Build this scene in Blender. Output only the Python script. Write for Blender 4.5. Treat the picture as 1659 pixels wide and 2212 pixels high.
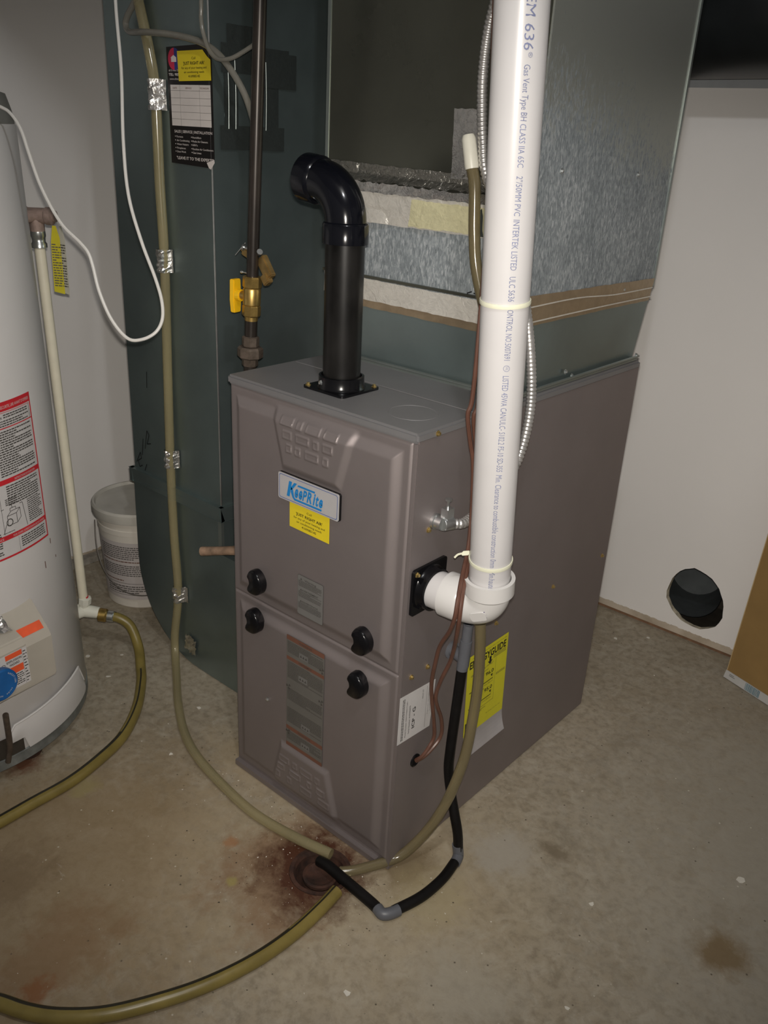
import bpy, bmesh, math, random
from mathutils import Vector, Matrix
random.seed(7)
for o in list(bpy.data.objects):
    bpy.data.objects.remove(o, do_unlink=True)
SC = bpy.context.scene
COL = SC.collection
PI = math.pi

# ------------------------------------------------------------------ camera
cam_d = bpy.data.cameras.new('camera')
cam_d.sensor_fit = 'HORIZONTAL'; cam_d.sensor_width = 36.0; cam_d.lens = 36.0*1862.52/1659.0
cam_d.clip_start = .02; cam_d.clip_end = 50
cam = bpy.data.objects.new('camera', cam_d); COL.objects.link(cam)
CR, CU, CF = Vector((.7525, .6566, .0509)), Vector((-.2999, .2728, .9141)), Vector((-.5864, .7031, -.4022))
CP = Vector((.7634, -.9902, 1.3046))
M = Matrix((CR, CU, -CF)).transposed().to_4x4(); M.translation = CP
cam.matrix_world = M
SC.camera = cam

# ------------------------------------------------------------------ light, exposure
SC.view_settings.view_transform = 'Standard'
SC.view_settings.look = 'None'
SC.view_settings.exposure = 0.0
SC.view_settings.gamma = 1.0
SC.view_settings.use_curve_mapping = False
wd = bpy.data.worlds.new('world'); SC.world = wd; wd.use_nodes = True
wd.node_tree.nodes['Background'].inputs[0].default_value = (.9, .85, .78, 1)
wd.node_tree.nodes['Background'].inputs[1].default_value = .02
# the phone's twin flash just above the lens
for k in (-1, 1):
    l = bpy.data.lights.new('flash', 'SPOT'); l.energy = 41; l.color = (1, .935, .85)
    l.shadow_soft_size = .006; l.spot_size = math.radians(86); l.spot_blend = 1.0
    o = bpy.data.objects.new('flash', l); COL.objects.link(o)
    m = M.copy(); m.translation = CP + CU*.030 + CR*(.004 + k*.006) + CF*.004
    o.matrix_world = m
# the bare ceiling bulb of the room
l = bpy.data.lights.new('ceiling_bulb', 'POINT'); l.energy = 20; l.color = (.95, .97, 1.0); l.shadow_soft_size = .035
o = bpy.data.objects.new('ceiling_bulb', l); COL.objects.link(o); o.location = (.57, -.62, 2.28)

# ------------------------------------------------------------------ materials
MATS = {}
def nodes(name):
    m = bpy.data.materials.new(name); m.use_nodes = True
    nt = m.node_tree; b = nt.nodes['Principled BSDF']
    MATS[name] = m
    return m, nt, b
def N(nt, t, **kw):
    n = nt.nodes.new(t)
    for k, v in kw.items():
        if hasattr(n, k): setattr(n, k, v)
    return n
def noise(nt, vec, scale, detail=4, rough=.55, dist=0.):
    n = N(nt, 'ShaderNodeTexNoise')
    n.inputs['Scale'].default_value = scale; n.inputs['Detail'].default_value = detail
    n.inputs['Roughness'].default_value = rough; n.inputs['Distortion'].default_value = dist
    if vec is not None: nt.links.new(vec, n.inputs['Vector'])
    return n.outputs['Fac']
def ramp(nt, fac, stops):
    r = N(nt, 'ShaderNodeValToRGB'); e = r.color_ramp.elements
    while len(e) < len(stops): e.new(.5)
    for i, (p, c) in enumerate(stops):
        e[i].position = p
        e[i].color = (c, c, c, 1) if not isinstance(c, tuple) else (*c, 1)
    nt.links.new(fac, r.inputs[0])
    return r.outputs[0]
def mixc(nt, fac, a, b, mode='MIX'):
    n = N(nt, 'ShaderNodeMix'); n.data_type = 'RGBA'; n.blend_type = mode
    for s, v in ((n.inputs[0], fac), (n.inputs[6], a), (n.inputs[7], b)):
        if isinstance(v, (int, float)): s.default_value = v
        elif isinstance(v, tuple): s.default_value = (*v, 1)
        else: nt.links.new(v, s)
    return n.outputs[2]
def mth(nt, op, a, b=None, clamp=False):
    n = N(nt, 'ShaderNodeMath'); n.operation = op; n.use_clamp = clamp
    for i, v in enumerate((a, b)):
        if v is None: continue
        if isinstance(v, (int, float)): n.inputs[i].default_value = v
        else: nt.links.new(v, n.inputs[i])
    return n.outputs[0]
def coords(nt, scale=(1, 1, 1)):
    g = N(nt, 'ShaderNodeNewGeometry')
    if scale == (1, 1, 1): return g.outputs['Position']
    mp = N(nt, 'ShaderNodeMapping'); mp.inputs['Scale'].default_value = scale
    nt.links.new(g.outputs['Position'], mp.inputs['Vector'])
    return mp.outputs[0]
def bump(nt, b, fac, strength, dist=.002):
    n = N(nt, 'ShaderNodeBump'); n.inputs['Strength'].default_value = strength; n.inputs['Distance'].default_value = dist
    nt.links.new(fac, n.inputs['Height']); nt.links.new(n.outputs[0], b.inputs['Normal'])
def mat(name, col, rough=.5, metal=0., var=.12, vs=30., bmp=0., bs=120., trans=0., coat=0., stretch=(1, 1, 1), spec=.5, sss=0.):
    m, nt, b = nodes(name)
    P = coords(nt, stretch)
    f = noise(nt, P, vs, 5)
    lo = tuple(c*(1-var) for c in col); hi = tuple(min(1, c*(1+var)) for c in col)
    nt.links.new(ramp(nt, f, [(.3, lo), (.7, hi)]), b.inputs['Base Color'])
    b.inputs['Roughness'].default_value = rough; b.inputs['Metallic'].default_value = metal
    b.inputs['Specular IOR Level'].default_value = spec
    if trans: b.inputs['Transmission Weight'].default_value = trans
    if coat: b.inputs['Coat Weight'].default_value = coat; b.inputs['Coat Roughness'].default_value = .1
    if bmp: bump(nt, b, noise(nt, P, bs, 3), bmp)
    return m

# painted walls
def wall_mat(name, base, edge_z=None):
    m, nt, b = nodes(name)
    P = coords(nt)
    f = noise(nt, P, 2.2, 4); f2 = noise(nt, P, 160, 2)
    c = mixc(nt, ramp(nt, f, [(.3, 0.), (.7, 1.)]), tuple(x*.95 for x in base), base)
    if edge_z:
        z = N(nt, 'ShaderNodeSeparateXYZ'); nt.links.new(P, z.inputs[0])
        jag = noise(nt, coords(nt, (1, 1, .4)), 55, 6, .7)
        h = mth(nt, 'ADD', z.outputs['Z'], mth(nt, 'MULTIPLY', jag, .016))
        k = mth(nt, 'LESS_THAN', h, edge_z + .008)
        dirty = ramp(nt, noise(nt, P, 14, 5), [(.3, (.40, .33, .25)), (.7, (.60, .52, .42))])
        c = mixc(nt, k, c, dirty)
    nt.links.new(c, b.inputs['Base Color'])
    b.inputs['Roughness'].default_value = .75; b.inputs['Specular IOR Level'].default_value = .25
    bump(nt, b, f2, .08, .001)
    return m
wall_mat('wall_paint', (.86, .83, .80))
wall_mat('wall_paint_edge', (.86, .83, .80), .030)

# concrete floor with its stains
def floor_mat():
    m, nt, b = nodes('concrete')
    P = coords(nt)
    n1 = noise(nt, P, 2.6, 6, .6, .4); n2 = noise(nt, P, 11, 6, .65, .6); n3 = noise(nt, P, 60, 4, .6); n4 = noise(nt, P, 240, 2)
    c = ramp(nt, n1, [(.28, (.235, .186, .12)), (.5, (.31, .263, .193)), (.72, (.37, .325, .255))])
    c = mixc(nt, ramp(nt, n2, [(.35, 0.), (.75, .55)]), c, (.37, .325, .25))
    c = mixc(nt, ramp(nt, n2, [(.30, .45), (.42, 0.)]), c, (.15, .125, .085))
    c = mixc(nt, ramp(nt, n3, [(.36, .50), (.56, 0.)]), c, (.16, .135, .095))
    c = mixc(nt, ramp(nt, noise(nt, P, 25, 6, .7, .8), [(.48, 0.), (.70, .55)]), c, (.44, .40, .325))
    hf = noise(nt, P, 34, 7, .72, .4)
    def stain(px, py, rad, col, amt, c, sx=1., sy=1., wob=.6):
        vm = N(nt, 'ShaderNodeVectorMath'); vm.operation = 'SUBTRACT'; vm.inputs[1].default_value = (px, py, 0)
        nt.links.new(P, vm.inputs[0])
        v2 = N(nt, 'ShaderNodeVectorMath'); v2.operation = 'MULTIPLY'; v2.inputs[1].default_value = (1/sx, 1/sy, 0)
        nt.links.new(vm.outputs[0], v2.inputs[0])
        ln = N(nt, 'ShaderNodeVectorMath'); ln.operation = 'LENGTH'; nt.links.new(v2.outputs[0], ln.inputs[0])
        wn = noise(nt, P, 5.5/rad*.25, 6, .68, .5)
        d = mth(nt, 'ADD', mth(nt, 'DIVIDE', ln.outputs['Value'], rad), mth(nt, 'MULTIPLY', mth(nt, 'SUBTRACT', wn, .5), wob*2))
        d = mth(nt, 'ADD', d, mth(nt, 'MULTIPLY', mth(nt, 'SUBTRACT', hf, .5), 1.1))
        k = ramp(nt, d, [(.40, amt), (1.10, 0.)])
        return mixc(nt, k, c, col)
    c = stain(.75, .65, .75, (.33, .305, .255), .75, c, 1, 1, .5)
    c = stain(-.45, -.45, .45, (.27, .195, .105), .65, c, 1, 1, .6)
    c = stain(-.06, -.03, .40, (.40, .33, .22), .55, c)
    c = stain(.13, .19, .085, (.36, .33, .28), .8, c)
    c = stain(-.14, -.14, .17, (.20, .11, .055), .65, c, .9, 1.1, 1.0)
    c = stain(-.105, -.10, .135, (.07, .026, .013), 1.0, c)
    c = stain(-.29, -.53, .12, (.20, .11, .05), .5, c, .8, 1.3, 1.1)
    c = stain(-.25, -.585, .032, (.22, .085, .03), .7, c, 1, 1, 1.0)
    c = stain(-.272, -.164, .018, (.33, .13, .04), .55, c)
    c = stain(-.196, -.227, .014, (.36, .32, .08), .5, c)
    c = stain(.55, .27, .06, (.17, .11, .045), .8, c)
    c = stain(.21, .27, .035, (.17, .135, .09), .8, c, 1.3, .7)
    c = stain(.02, .03, .07, (.16, .115, .06), .75, c, .8, 1.3)
    c = stain(-.50, -.50, .10, (.15, .10, .055), .45, c, 1, 1, 1.2)
    c = stain(.25, -.10, .12, (.36, .33, .27), .6, c, 1, 1, .9)
    c = stain(.10, .0, .09, (.36, .30, .17), .5, c)
    c = stain(-.618, -.28, .04, (.32, .27, .12), .6, c)
    c = stain(-.42, .02, .12, (.36, .28, .17), .5, c, 1.6, .6)
    c = stain(-.78, -.33, .05, (.13, .05, .025), .9, c)
    # fine dark pits, pale chips
    v = N(nt, 'ShaderNodeTexVoronoi'); v.inputs['Scale'].default_value = 42; nt.links.new(P, v.inputs['Vector'])
    k = mth(nt, 'MULTIPLY', ramp(nt, v.outputs['Distance'], [(.05, 1.), (.10, 0.)]), ramp(nt, n2, [(.47, 0.), (.55, .9)]))
    c = mixc(nt, k, c, (.06, .045, .03))
    v = N(nt, 'ShaderNodeTexVoronoi'); v.inputs['Scale'].default_value = 27; nt.links.new(P, v.inputs['Vector'])
    k = mth(nt, 'MULTIPLY', ramp(nt, v.outputs['Distance'], [(.035, 1.), (.06, 0.)]), ramp(nt, n1, [(.40, .9), (.55, 0.)]))
    c = mixc(nt, k, c, (.62, .58, .5))
    # long pale scratches
    s = noise(nt, coords(nt, (1.2, 9, 1)), 6, 8, .75, 1.5)
    c = mixc(nt, ramp(nt, s, [(.66, 0.), (.70, .35), (.74, 0.)]), c, (.5, .47, .4))
    nt.links.new(c, b.inputs['Base Color'])
    nt.links.new(ramp(nt, n2, [(.3, .48), (.7, .72)]), b.inputs['Roughness'])
    b.inputs['Specular IOR Level'].default_value = .35
    bump(nt, b, mth(nt, 'ADD', n3, mth(nt, 'MULTIPLY', n4, .5)), .25, .0015)
floor_mat()

# galvanised sheet, smooth
def galv(name, col, rough=.34, var=.10, metal=.82):
    m, nt, b = nodes(name)
    P = coords(nt)
    f = noise(nt, P, 5, 5, .6, .3); g = noise(nt, P, 90, 3)
    lo = tuple(c*(1-var) for c in col); hi = tuple(c*(1+var) for c in col)
    nt.links.new(ramp(nt, f, [(.3, lo), (.7, hi)]), b.inputs['Base Color'])
    nt.links.new(ramp(nt, f, [(.3, rough*.88), (.7, rough*1.12)]), b.inputs['Roughness'])
    b.inputs['Metallic'].default_value = metal
    bump(nt, b, mth(nt, 'ADD', noise(nt, P, 3.5, 2), mth(nt, 'MULTIPLY', g, .03)), .12, .02)
    return m
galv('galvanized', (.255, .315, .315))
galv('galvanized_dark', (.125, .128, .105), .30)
galv('galvanized_pale', (.33, .37, .355), .38)
# galvanised sheet with a coarse weathered spangle
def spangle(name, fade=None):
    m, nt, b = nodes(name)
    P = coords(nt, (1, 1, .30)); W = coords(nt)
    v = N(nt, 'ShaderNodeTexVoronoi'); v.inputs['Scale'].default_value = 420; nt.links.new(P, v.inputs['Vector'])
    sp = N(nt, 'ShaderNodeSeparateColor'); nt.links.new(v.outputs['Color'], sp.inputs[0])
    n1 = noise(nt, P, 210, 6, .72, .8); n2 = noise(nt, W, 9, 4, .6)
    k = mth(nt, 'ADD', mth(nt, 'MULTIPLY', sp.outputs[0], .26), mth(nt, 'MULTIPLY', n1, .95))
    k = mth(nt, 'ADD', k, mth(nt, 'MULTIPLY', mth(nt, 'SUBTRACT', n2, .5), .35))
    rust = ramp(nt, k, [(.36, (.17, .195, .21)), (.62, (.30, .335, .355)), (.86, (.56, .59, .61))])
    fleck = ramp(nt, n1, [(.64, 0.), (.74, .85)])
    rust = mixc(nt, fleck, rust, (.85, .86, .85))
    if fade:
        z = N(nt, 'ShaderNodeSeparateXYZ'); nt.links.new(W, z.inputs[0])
        # the spangle reaches higher towards the front of the sheet and ends in flecks
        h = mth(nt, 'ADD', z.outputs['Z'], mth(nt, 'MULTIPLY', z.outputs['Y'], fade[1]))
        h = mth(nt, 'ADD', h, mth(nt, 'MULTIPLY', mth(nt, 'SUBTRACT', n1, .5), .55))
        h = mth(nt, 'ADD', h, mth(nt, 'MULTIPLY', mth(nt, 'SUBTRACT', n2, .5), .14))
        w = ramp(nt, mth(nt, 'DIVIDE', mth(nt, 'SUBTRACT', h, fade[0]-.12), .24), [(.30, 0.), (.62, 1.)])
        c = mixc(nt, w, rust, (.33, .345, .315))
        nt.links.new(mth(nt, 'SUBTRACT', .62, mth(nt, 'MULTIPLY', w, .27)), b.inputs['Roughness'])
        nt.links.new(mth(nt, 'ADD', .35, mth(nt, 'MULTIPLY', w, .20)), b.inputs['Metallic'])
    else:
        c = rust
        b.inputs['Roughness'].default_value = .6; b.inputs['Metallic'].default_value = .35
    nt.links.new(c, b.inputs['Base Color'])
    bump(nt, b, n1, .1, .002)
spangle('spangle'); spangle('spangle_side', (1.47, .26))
# foil
def foil(name, col, rough=.22, bs=38, st=.5, metal=.95):
    m, nt, b = nodes(name)
    P = coords(nt)
    f = noise(nt, P, bs, 5, .6, 1.2); g = noise(nt, P, bs*3.2, 4, .6, 1.)
    lo = tuple(c*.85 for c in col)
    nt.links.new(ramp(nt, g, [(.3, lo), (.7, col)]), b.inputs['Base Color'])
    b.inputs['Metallic'].default_value = metal; b.inputs['Roughness'].default_value = rough
    bump(nt, b, mth(nt, 'ADD', f, mth(nt, 'MULTIPLY', g, .35)), st, .006)
foil('foil', (.84, .83, .81), .2)
foil('foil_tape', (.84, .81, .74), .36, 24, .55, .5)
foil('foil_tape_yellow', (.76, .72, .46), .45, 26, .5, .3)
foil('foil_tape_warm_refl', (.46, .36, .24), .33, 14, .2, .75)  # foil tape with a warm reflection put into its base colour
foil('foil_dim', (.42, .41, .37), .24, 34, .9, .9)  # darker copy of the foil, a dark reflection painted into its colour
foil('dark_tape', (.13, .15, .145), .3, 26, .22, .75)

mat('furnace_paint', (.298, .262, .260), .58, .72, .04, 9, .05, 500)
mat('furnace_paint_lid', (.235, .232, .238), .48, .45, .05, 9, .05, 500)
mat('black_plastic', (.005, .005, .006), .2, var=.1, spec=.28)
mat('abs_black', (.004, .0045, .007), .15, var=.2, vs=14, spec=.32)
mat('abs_worn', (.009, .0085, .008), .36, var=.7, vs=22, stretch=(1, 1, .5), spec=.28)
mat('pvc_white', (.545, .533, .535), .32, var=.03, vs=9)
mat('pvc_fitting', (.60, .59, .58), .24, var=.03, vs=9)
mat('ivory', (.74, .69, .55), .4, var=.04)
mat('ink_blue', (.16, .18, .30), .6)
mat('ink', (.012, .010, .009), .6)
mat('ink_grey', (.11, .10, .095), .6)
mat('ink_soft', (.055, .05, .045), .6)
mat('ink_red', (.55, .02, .03), .55)
mat('ink_orange', (.75, .10, .03), .55)
mat('label_rust', (.15, .065, .042), .55)
mat('ink_purple', (.10, .06, .20), .6)
mat('logo_blue', (.008, .20, .52), .4, var=.03)
mat('logo_navy', (.03, .04, .20), .5)
mat('logo_red', (.55, .03, .08), .5)
mat('border_blue', (.05, .10, .32), .45)
mat('badge_silver', (.50, .49, .50), .35, .2, .03)
mat('sticker_yellow', (.72, .57, .02), .42, var=.03)
mat('sticker_green_yellow', (.62, .58, .02), .45, var=.04)
mat('sticker_black', (.010, .008, .008), .35)
mat('sticker_white', (.66, .61, .58), .5, var=.04)
mat('label_white', (.56, .545, .54), .45, var=.04)
mat('label_grey', (.155, .152, .146), .45, var=.05)
mat('label_warn', (.125, .12, .11), .45, var=.06)
mat('backing_paper', (.36, .34, .345), .45, var=.05)
mat('heater_enamel', (.66, .645, .635), .34, var=.04, vs=4)
mat('heater_cap', (.22, .22, .205), .45)
mat('control_beige', (.42, .39, .335), .45, var=.03)
mat('dial_blue', (.008, .10, .32), .4)
mat('zinc', (.62, .64, .64), .28, .95)
mat('zinc_ring', (.27, .29, .285), .5, .6, .35, 26)
mat('armor', (.66, .645, .63), .34, .8, .12, 60)
mat('brass', (.50, .34, .11), .36, .9, .25, 60)
mat('brass_dull', (.34, .23, .09), .45, .8, .3, 60)
mat('brass_screw', (.75, .58, .25), .28, .95)
mat('bronze_old', (.34, .25, .215), .6, .3, .25, 60, .3, 120)
mat('iron_black', (.030, .024, .020), .33, .35, .5, 24, stretch=(1, 1, .4))
mat('iron_union', (.125, .098, .078), .5, .5, .3, 60, .3, 200)
mat('yellow_handle', (.85, .50, .01), .38, var=.04)
mat('rust', (.042, .017, .010), .8, var=.6, vs=45, bmp=.8, bs=90)
mat('copper_rust', (.25, .165, .11), .7, var=.45, vs=40, bmp=.6, bs=90)
mat('grey_fitting', (.105, .11, .125), .42, var=.08)
mat('rubber_black', (.006, .0055, .0055), .42, var=.3, spec=.22)
mat('hose_olive', (.20, .155, .042), .34, var=.2, vs=18)
mat('hose_stripe', (.02, .018, .010), .4)
mat('vinyl_clear', (.36, .345, .30), .16, var=.06, trans=.55)
mat('vinyl_yellow', (.52, .46, .27), .15, var=.1, vs=7, trans=.65)
mat('vinyl_amber', (.30, .25, .14), .15, var=.12, vs=6, trans=.6)
mat('silicone_white', (.72, .71, .62), .4, var=.05)
mat('cable_white', (.60, .585, .555), .38, var=.04)
mat('wire_brown', (.105, .048, .033), .38, var=.15)
mat('tie_nylon', (.70, .70, .55), .34, var=.05)
mat('tag_yellow', (.60, .52, .03), .5, var=.1)
mat('tag_white', (.55, .53, .44), .5, var=.1)
mat('bucket_white', (.64, .60, .535), .4, var=.06, vs=8)
mat('bucket_lid', (.52, .50, .45), .45, var=.14, vs=10)
mat('bucket_label', (.50, .46, .445), .5, var=.07, vs=12)
mat('wire_steel', (.22, .20, .18), .4, .7)
mat('cardboard', (.30, .185, .065), .65, var=.08, vs=14)
mat('cardboard_edge', (.50, .37, .20), .65, var=.08)
mat('tape_white', (.55, .545, .53), .45, var=.05)
mat('barcode_blue', (.10, .22, .28), .5)
mat('duct_wrap', (.012, .014, .015), .38, var=.4, vs=6)
mat('grey_strip', (.40, .42, .44), .5, var=.05)
mat('wood_sill', (.20, .11, .06), .8, var=.3, vs=30)
mat('sleeve', (.085, .095, .098), .55, .35, .2, 20)
mat('cavity', (.035, .028, .02), .9, var=.3)
mat('plaster_edge', (.45, .40, .30), .9, var=.4, vs=60, bmp=.6, bs=120)
mat('grout_ledge', (.27, .25, .215), .9, var=.3, vs=40, bmp=.6, bs=80)
mat('ceiling_board', (.45, .42, .38), .9)
mat('chip_white', (.66, .63, .56), .6, var=.1)
mat('chip_dark', (.05, .035, .022), .8)
mat('marker', (.006, .007, .008), .5)

# ------------------------------------------------------------------ mesh builder
class MB:
    def __init__(s): s.v = []; s.f = []; s.m = []
    def add(s, vs, fs, mi=0):
        n = len(s.v); s.v += [tuple(v) for v in vs]
        s.f += [tuple(i+n for i in f) for f in fs]; s.m += [mi]*len(fs)
        return s
    def box(s, x0, x1, y0, y1, z0, z1, mi=0):
        return s.add([(x0,y0,z0),(x1,y0,z0),(x1,y1,z0),(x0,y1,z0),(x0,y0,z1),(x1,y0,z1),(x1,y1,z1),(x0,y1,z1)],
              [(0,3,2,1),(4,5,6,7),(0,1,5,4),(1,2,6,5),(2,3,7,6),(3,0,4,7)], mi)
    def obox(s, c, ax, ay, az, hx, hy, hz, mi=0):
        c = Vector(c); vs = []
        for k in (-1, 1):
            for a, b in ((-1,-1),(1,-1),(1,1),(-1,1)):
                vs.append(c + Vector(ax)*hx*a + Vector(ay)*hy*b + Vector(az)*hz*k)
        return s.add(vs, [(0,3,2,1),(4,5,6,7),(0,1,5,4),(1,2,6,5),(2,3,7,6),(3,0,4,7)], mi)
    def prism(s, pts, fr, d0, d1, mi=0, mi_top=None):
        n = len(pts)
        vs = [fr(u, v, d0) for u, v in pts] + [fr(u, v, d1) for u, v in pts]
        s.add(vs, [tuple(range(n-1, -1, -1))] + [(i, (i+1) % n, n+(i+1) % n, n+i) for i in range(n)], mi)
        k = len(s.v)-n
        s.f.append(tuple(range(k, k+n))); s.m.append(mi if mi_top is None else mi_top)
        return s
    def tube(s, pts, r, seg=12, sub=6, mi=0, caps=True, smooth=True, stripe=None, rf=None):
        P = crom(pts, sub) if smooth else [Vector(q) for q in pts]
        n = len(P); T = []
        for i in range(n):
            T.append((P[min(i+1, n-1)]-P[max(i-1, 0)]).normalized())
        a = Vector((0, 0, 1)) if abs(T[0].z) < .8 else Vector((1, 0, 0))
        u = (a - T[0]*a.dot(T[0])).normalized()
        base = len(s.v); L = 0
        for i in range(n):
            if i:
                u = (u - T[i]*u.dot(T[i])).normalized(); L += (P[i]-P[i-1]).length
            w = T[i].cross(u)
            rr = r[min(i, len(r)-1)] if isinstance(r, (list, tuple)) else r
            if rf: rr *= rf(L)
            for k in range(seg):
                an = 2*PI*k/seg
                s.v.append(tuple(P[i] + (u*math.cos(an)+w*math.sin(an))*rr))
        for i in range(n-1):
            for k in range(seg):
                a0 = base+i*seg+k; a1 = base+i*seg+(k+1) % seg
                s.f.append((a0, a1, a1+seg, a0+seg))
                mm = mi
                if stripe:
                    nrm = (Vector(s.v[a0])+Vector(s.v[a1+seg]))*.5 - (P[i]+P[i+1])*.5
                    if nrm.normalized().dot(stripe[0]) > stripe[1]: mm = stripe[2]
                s.m.append(mm)
        if caps:
            s.f.append(tuple(base+k for k in range(seg-1, -1, -1))); s.m.append(mi)
            s.f.append(tuple(base+(n-1)*seg+k for k in range(seg))); s.m.append(mi)
        return s
    def lathe(s, prof, o=(0,0,0), ax=(0,0,1), seg=32, mi=0, closed=False, ph=0., close_ends=True):
        ax = Vector(ax).normalized(); o = Vector(o)
        a = Vector((1,0,0)) if abs(ax.x) < .8 else Vector((0,1,0))
        u = (a-ax*a.dot(ax)).normalized(); w = ax.cross(u)
        base = len(s.v); n = len(prof)
        for r, h in prof:
            for k in range(seg):
                an = 2*PI*k/seg+ph
                s.v.append(tuple(o+ax*h+(u*math.cos(an)+w*math.sin(an))*r))
        for i in range(n-1):
            for k in range(seg):
                a0 = base+i*seg+k; a1 = base+i*seg+(k+1) % seg
                s.f.append((a0, a1, a1+seg, a0+seg)); s.m.append(mi)
        if close_ends:
            if prof[0][0] > 1e-6: s.f.append(tuple(base+k for k in range(seg-1,-1,-1))); s.m.append(mi)
            if prof[-1][0] > 1e-6: s.f.append(tuple(base+(n-1)*seg+k for k in range(seg))); s.m.append(mi)
        return s
    def mesh(s, name, mats, smooth=False, bevel=0., ang=40):
        me = bpy.data.meshes.new(name); me.from_pydata(s.v, [], s.f); 
        for q in mats: me.materials.append(MATS[q])
        if len(mats) > 1: me.polygons.foreach_set('material_index', s.m)
        bm = bmesh.new(); bm.from_mesh(me)
        bmesh.ops.remove_doubles(bm, verts=bm.verts, dist=1e-6)
        if bevel:
            es = [e for e in bm.edges if len(e.link_faces) == 2 and e.calc_face_angle(0) > math.radians(30)]
            bmesh.ops.bevel(bm, geom=es, offset=bevel, segments=2, affect='EDGES', clamp_overlap=True)
        bm.to_mesh(me); bm.free()
        if smooth:
            me.polygons.foreach_set('use_smooth', [True]*len(me.polygons))
            me.set_sharp_from_angle(angle=math.radians(ang))
        me.update()
        return me
def crom(pts, sub):
    P = [Vector(q) for q in pts]; n = len(P); out = []
    for i in range(n-1):
        p0 = P[i-1] if i else P[0]*2-P[1]
        p1, p2 = P[i], P[i+1]
        p3 = P[i+2] if i+2 < n else P[-1]*2-P[-2]
        for k in range(sub):
            t = k/sub
            out.append(.5*((2*p1)+(p2-p0)*t+(2*p0-5*p1+4*p2-p3)*t*t+(3*p1-p0-3*p2+p3)*t**3))
    out.append(P[-1]); return out

def thing(name, label, cat, loc=(0,0,0), group=None):
    o = bpy.data.objects.new(name, None); COL.objects.link(o); o.location = loc
    o.empty_display_size = .05
    o['label'] = label; o['category'] = cat
    if group: o['group'] = group
    return o
def place(name, me, parent=None, root=None):
    o = bpy.data.objects.new(name, me); COL.objects.link(o)
    if parent is not None:
        o.parent = parent
        if parent.type == 'EMPTY': o.matrix_parent_inverse = Matrix.Translation(-parent.location)
    return o
def part(name, mb, mats, parent, smooth=False, bevel=0., label=None, ang=40):
    if isinstance(mats, str): mats = [mats]
    o = place(name, mb.mesh(name, mats, smooth, bevel, ang), parent)
    if label: o['label'] = label
    return o
def solo(name, mb, mats, label, cat, group=None, smooth=False, bevel=0., ang=40):
    o = part(name, mb, mats, None, smooth, bevel, None, ang)
    o['label'] = label; o['category'] = cat
    if group: o['group'] = group
    return o
def struct(name, mb, mats, smooth=False, parent=None, bevel=0.):
    o = part(name, mb, mats, parent, smooth, bevel)
    if parent is None: o['kind'] = 'structure'
    return o
def frame(o, r, u, n):
    o, r, u, n = Vector(o), Vector(r), Vector(u), Vector(n)
    return lambda a, b, c=0.: tuple(o+r*a+u*b+n*c)
def FRONT(y): return lambda a, b, c=0.: (a, y-c, b)       # u = world x, v = world z
def SIDE(x): return lambda a, b, c=0.: (x+c, a, b)        # u = world y, v = world z

# lettering as flat shapes
TXT = {}
def text2d(body, bold=0.):
    key = (body, bold)
    if key in TXT: return TXT[key]
    cu = bpy.data.curves.new('t', 'FONT'); cu.body = body; cu.size = 1; cu.resolution_u = 2; cu.offset = bold; cu.fill_mode = 'FRONT'
    ob = bpy.data.objects.new('t', cu); COL.objects.link(ob)
    dg = bpy.context.evaluated_depsgraph_get(); dg.update()
    me = ob.evaluated_get(dg).to_mesh()
    vs = [(v.co.x, v.co.y) for v in me.vertices]; fs = [tuple(p.vertices) for p in me.polygons]
    ob.evaluated_get(dg).to_mesh_clear()
    bpy.data.objects.remove(ob); bpy.data.curves.remove(cu)
    TXT[key] = (vs, fs); return vs, fs
def text(mb, fr, body, u0, v0, h, w=None, mi=0, lift=.0004, bold=0., shear=0., align='l'):
    """h is the capital height; w squeezes the line to that width; (u0, v0) is the left end of the base line."""
    vs, fs = text2d(body, bold)
    if not vs: return
    x0 = min(v[0] for v in vs); x1 = max(v[0] for v in vs)
    sy = h/.70; sx = sy if w is None else w/(x1-x0)
    off = 0 if align == 'l' else (-(x1-x0)*sx/2 if align == 'c' else -(x1-x0)*sx)
    mb.add([fr(u0+off+(x-x0)*sx+shear*y*sy, v0+y*sy, lift) for x, y in vs], fs, mi)
def rect(mb, fr, u0, u1, v0, v1, mi=0, lift=.0003, nu=1, nv=1):
    vs = [fr(u0+(u1-u0)*i/nu, v0+(v1-v0)*j/nv, lift) for j in range(nv+1) for i in range(nu+1)]
    mb.add(vs, [(j*(nu+1)+i, j*(nu+1)+i+1, (j+1)*(nu+1)+i+1, (j+1)*(nu+1)+i) for j in range(nv) for i in range(nu)], mi)
def poly(mb, fr, pts, mi=0, lift=.0003):
    mb.add([fr(u, v, lift) for u, v in pts], [tuple(range(len(pts)))], mi)
def rrect(u0, u1, v0, v1, r, n=4):
    out = []
    for cx, cy, a in ((u1-r, v1-r, 0), (u0+r, v1-r, PI/2), (u0+r, v0+r, PI), (u1-r, v0+r, 1.5*PI)):
        for k in range(n+1):
            t = a+PI/2*k/n; out.append((cx+r*math.cos(t), cy+r*math.sin(t)))
    return out
def fineprint(mb, fr, u0, u1, v0, v1, pitch, h, mi=0, lift=.0004, rnd=None, nu=1, slope=0.):
    """rows of words too small to read"""
    rnd = rnd or random
    v = v1-pitch
    while v > v0:
        u = u0; end = u1 if rnd.random() < .75 else u0+(u1-u0)*rnd.uniform(.4, .9)
        while u < end-.0015:
            w = min(rnd.uniform(.0025, .008)*(pitch/.004), end-u)
            rect(mb, fr, u, u+w, v+slope*(u-u0), v+h+slope*(u-u0), mi, lift, nu)
            u += w+pitch*.25
        v -= pitch

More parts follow.
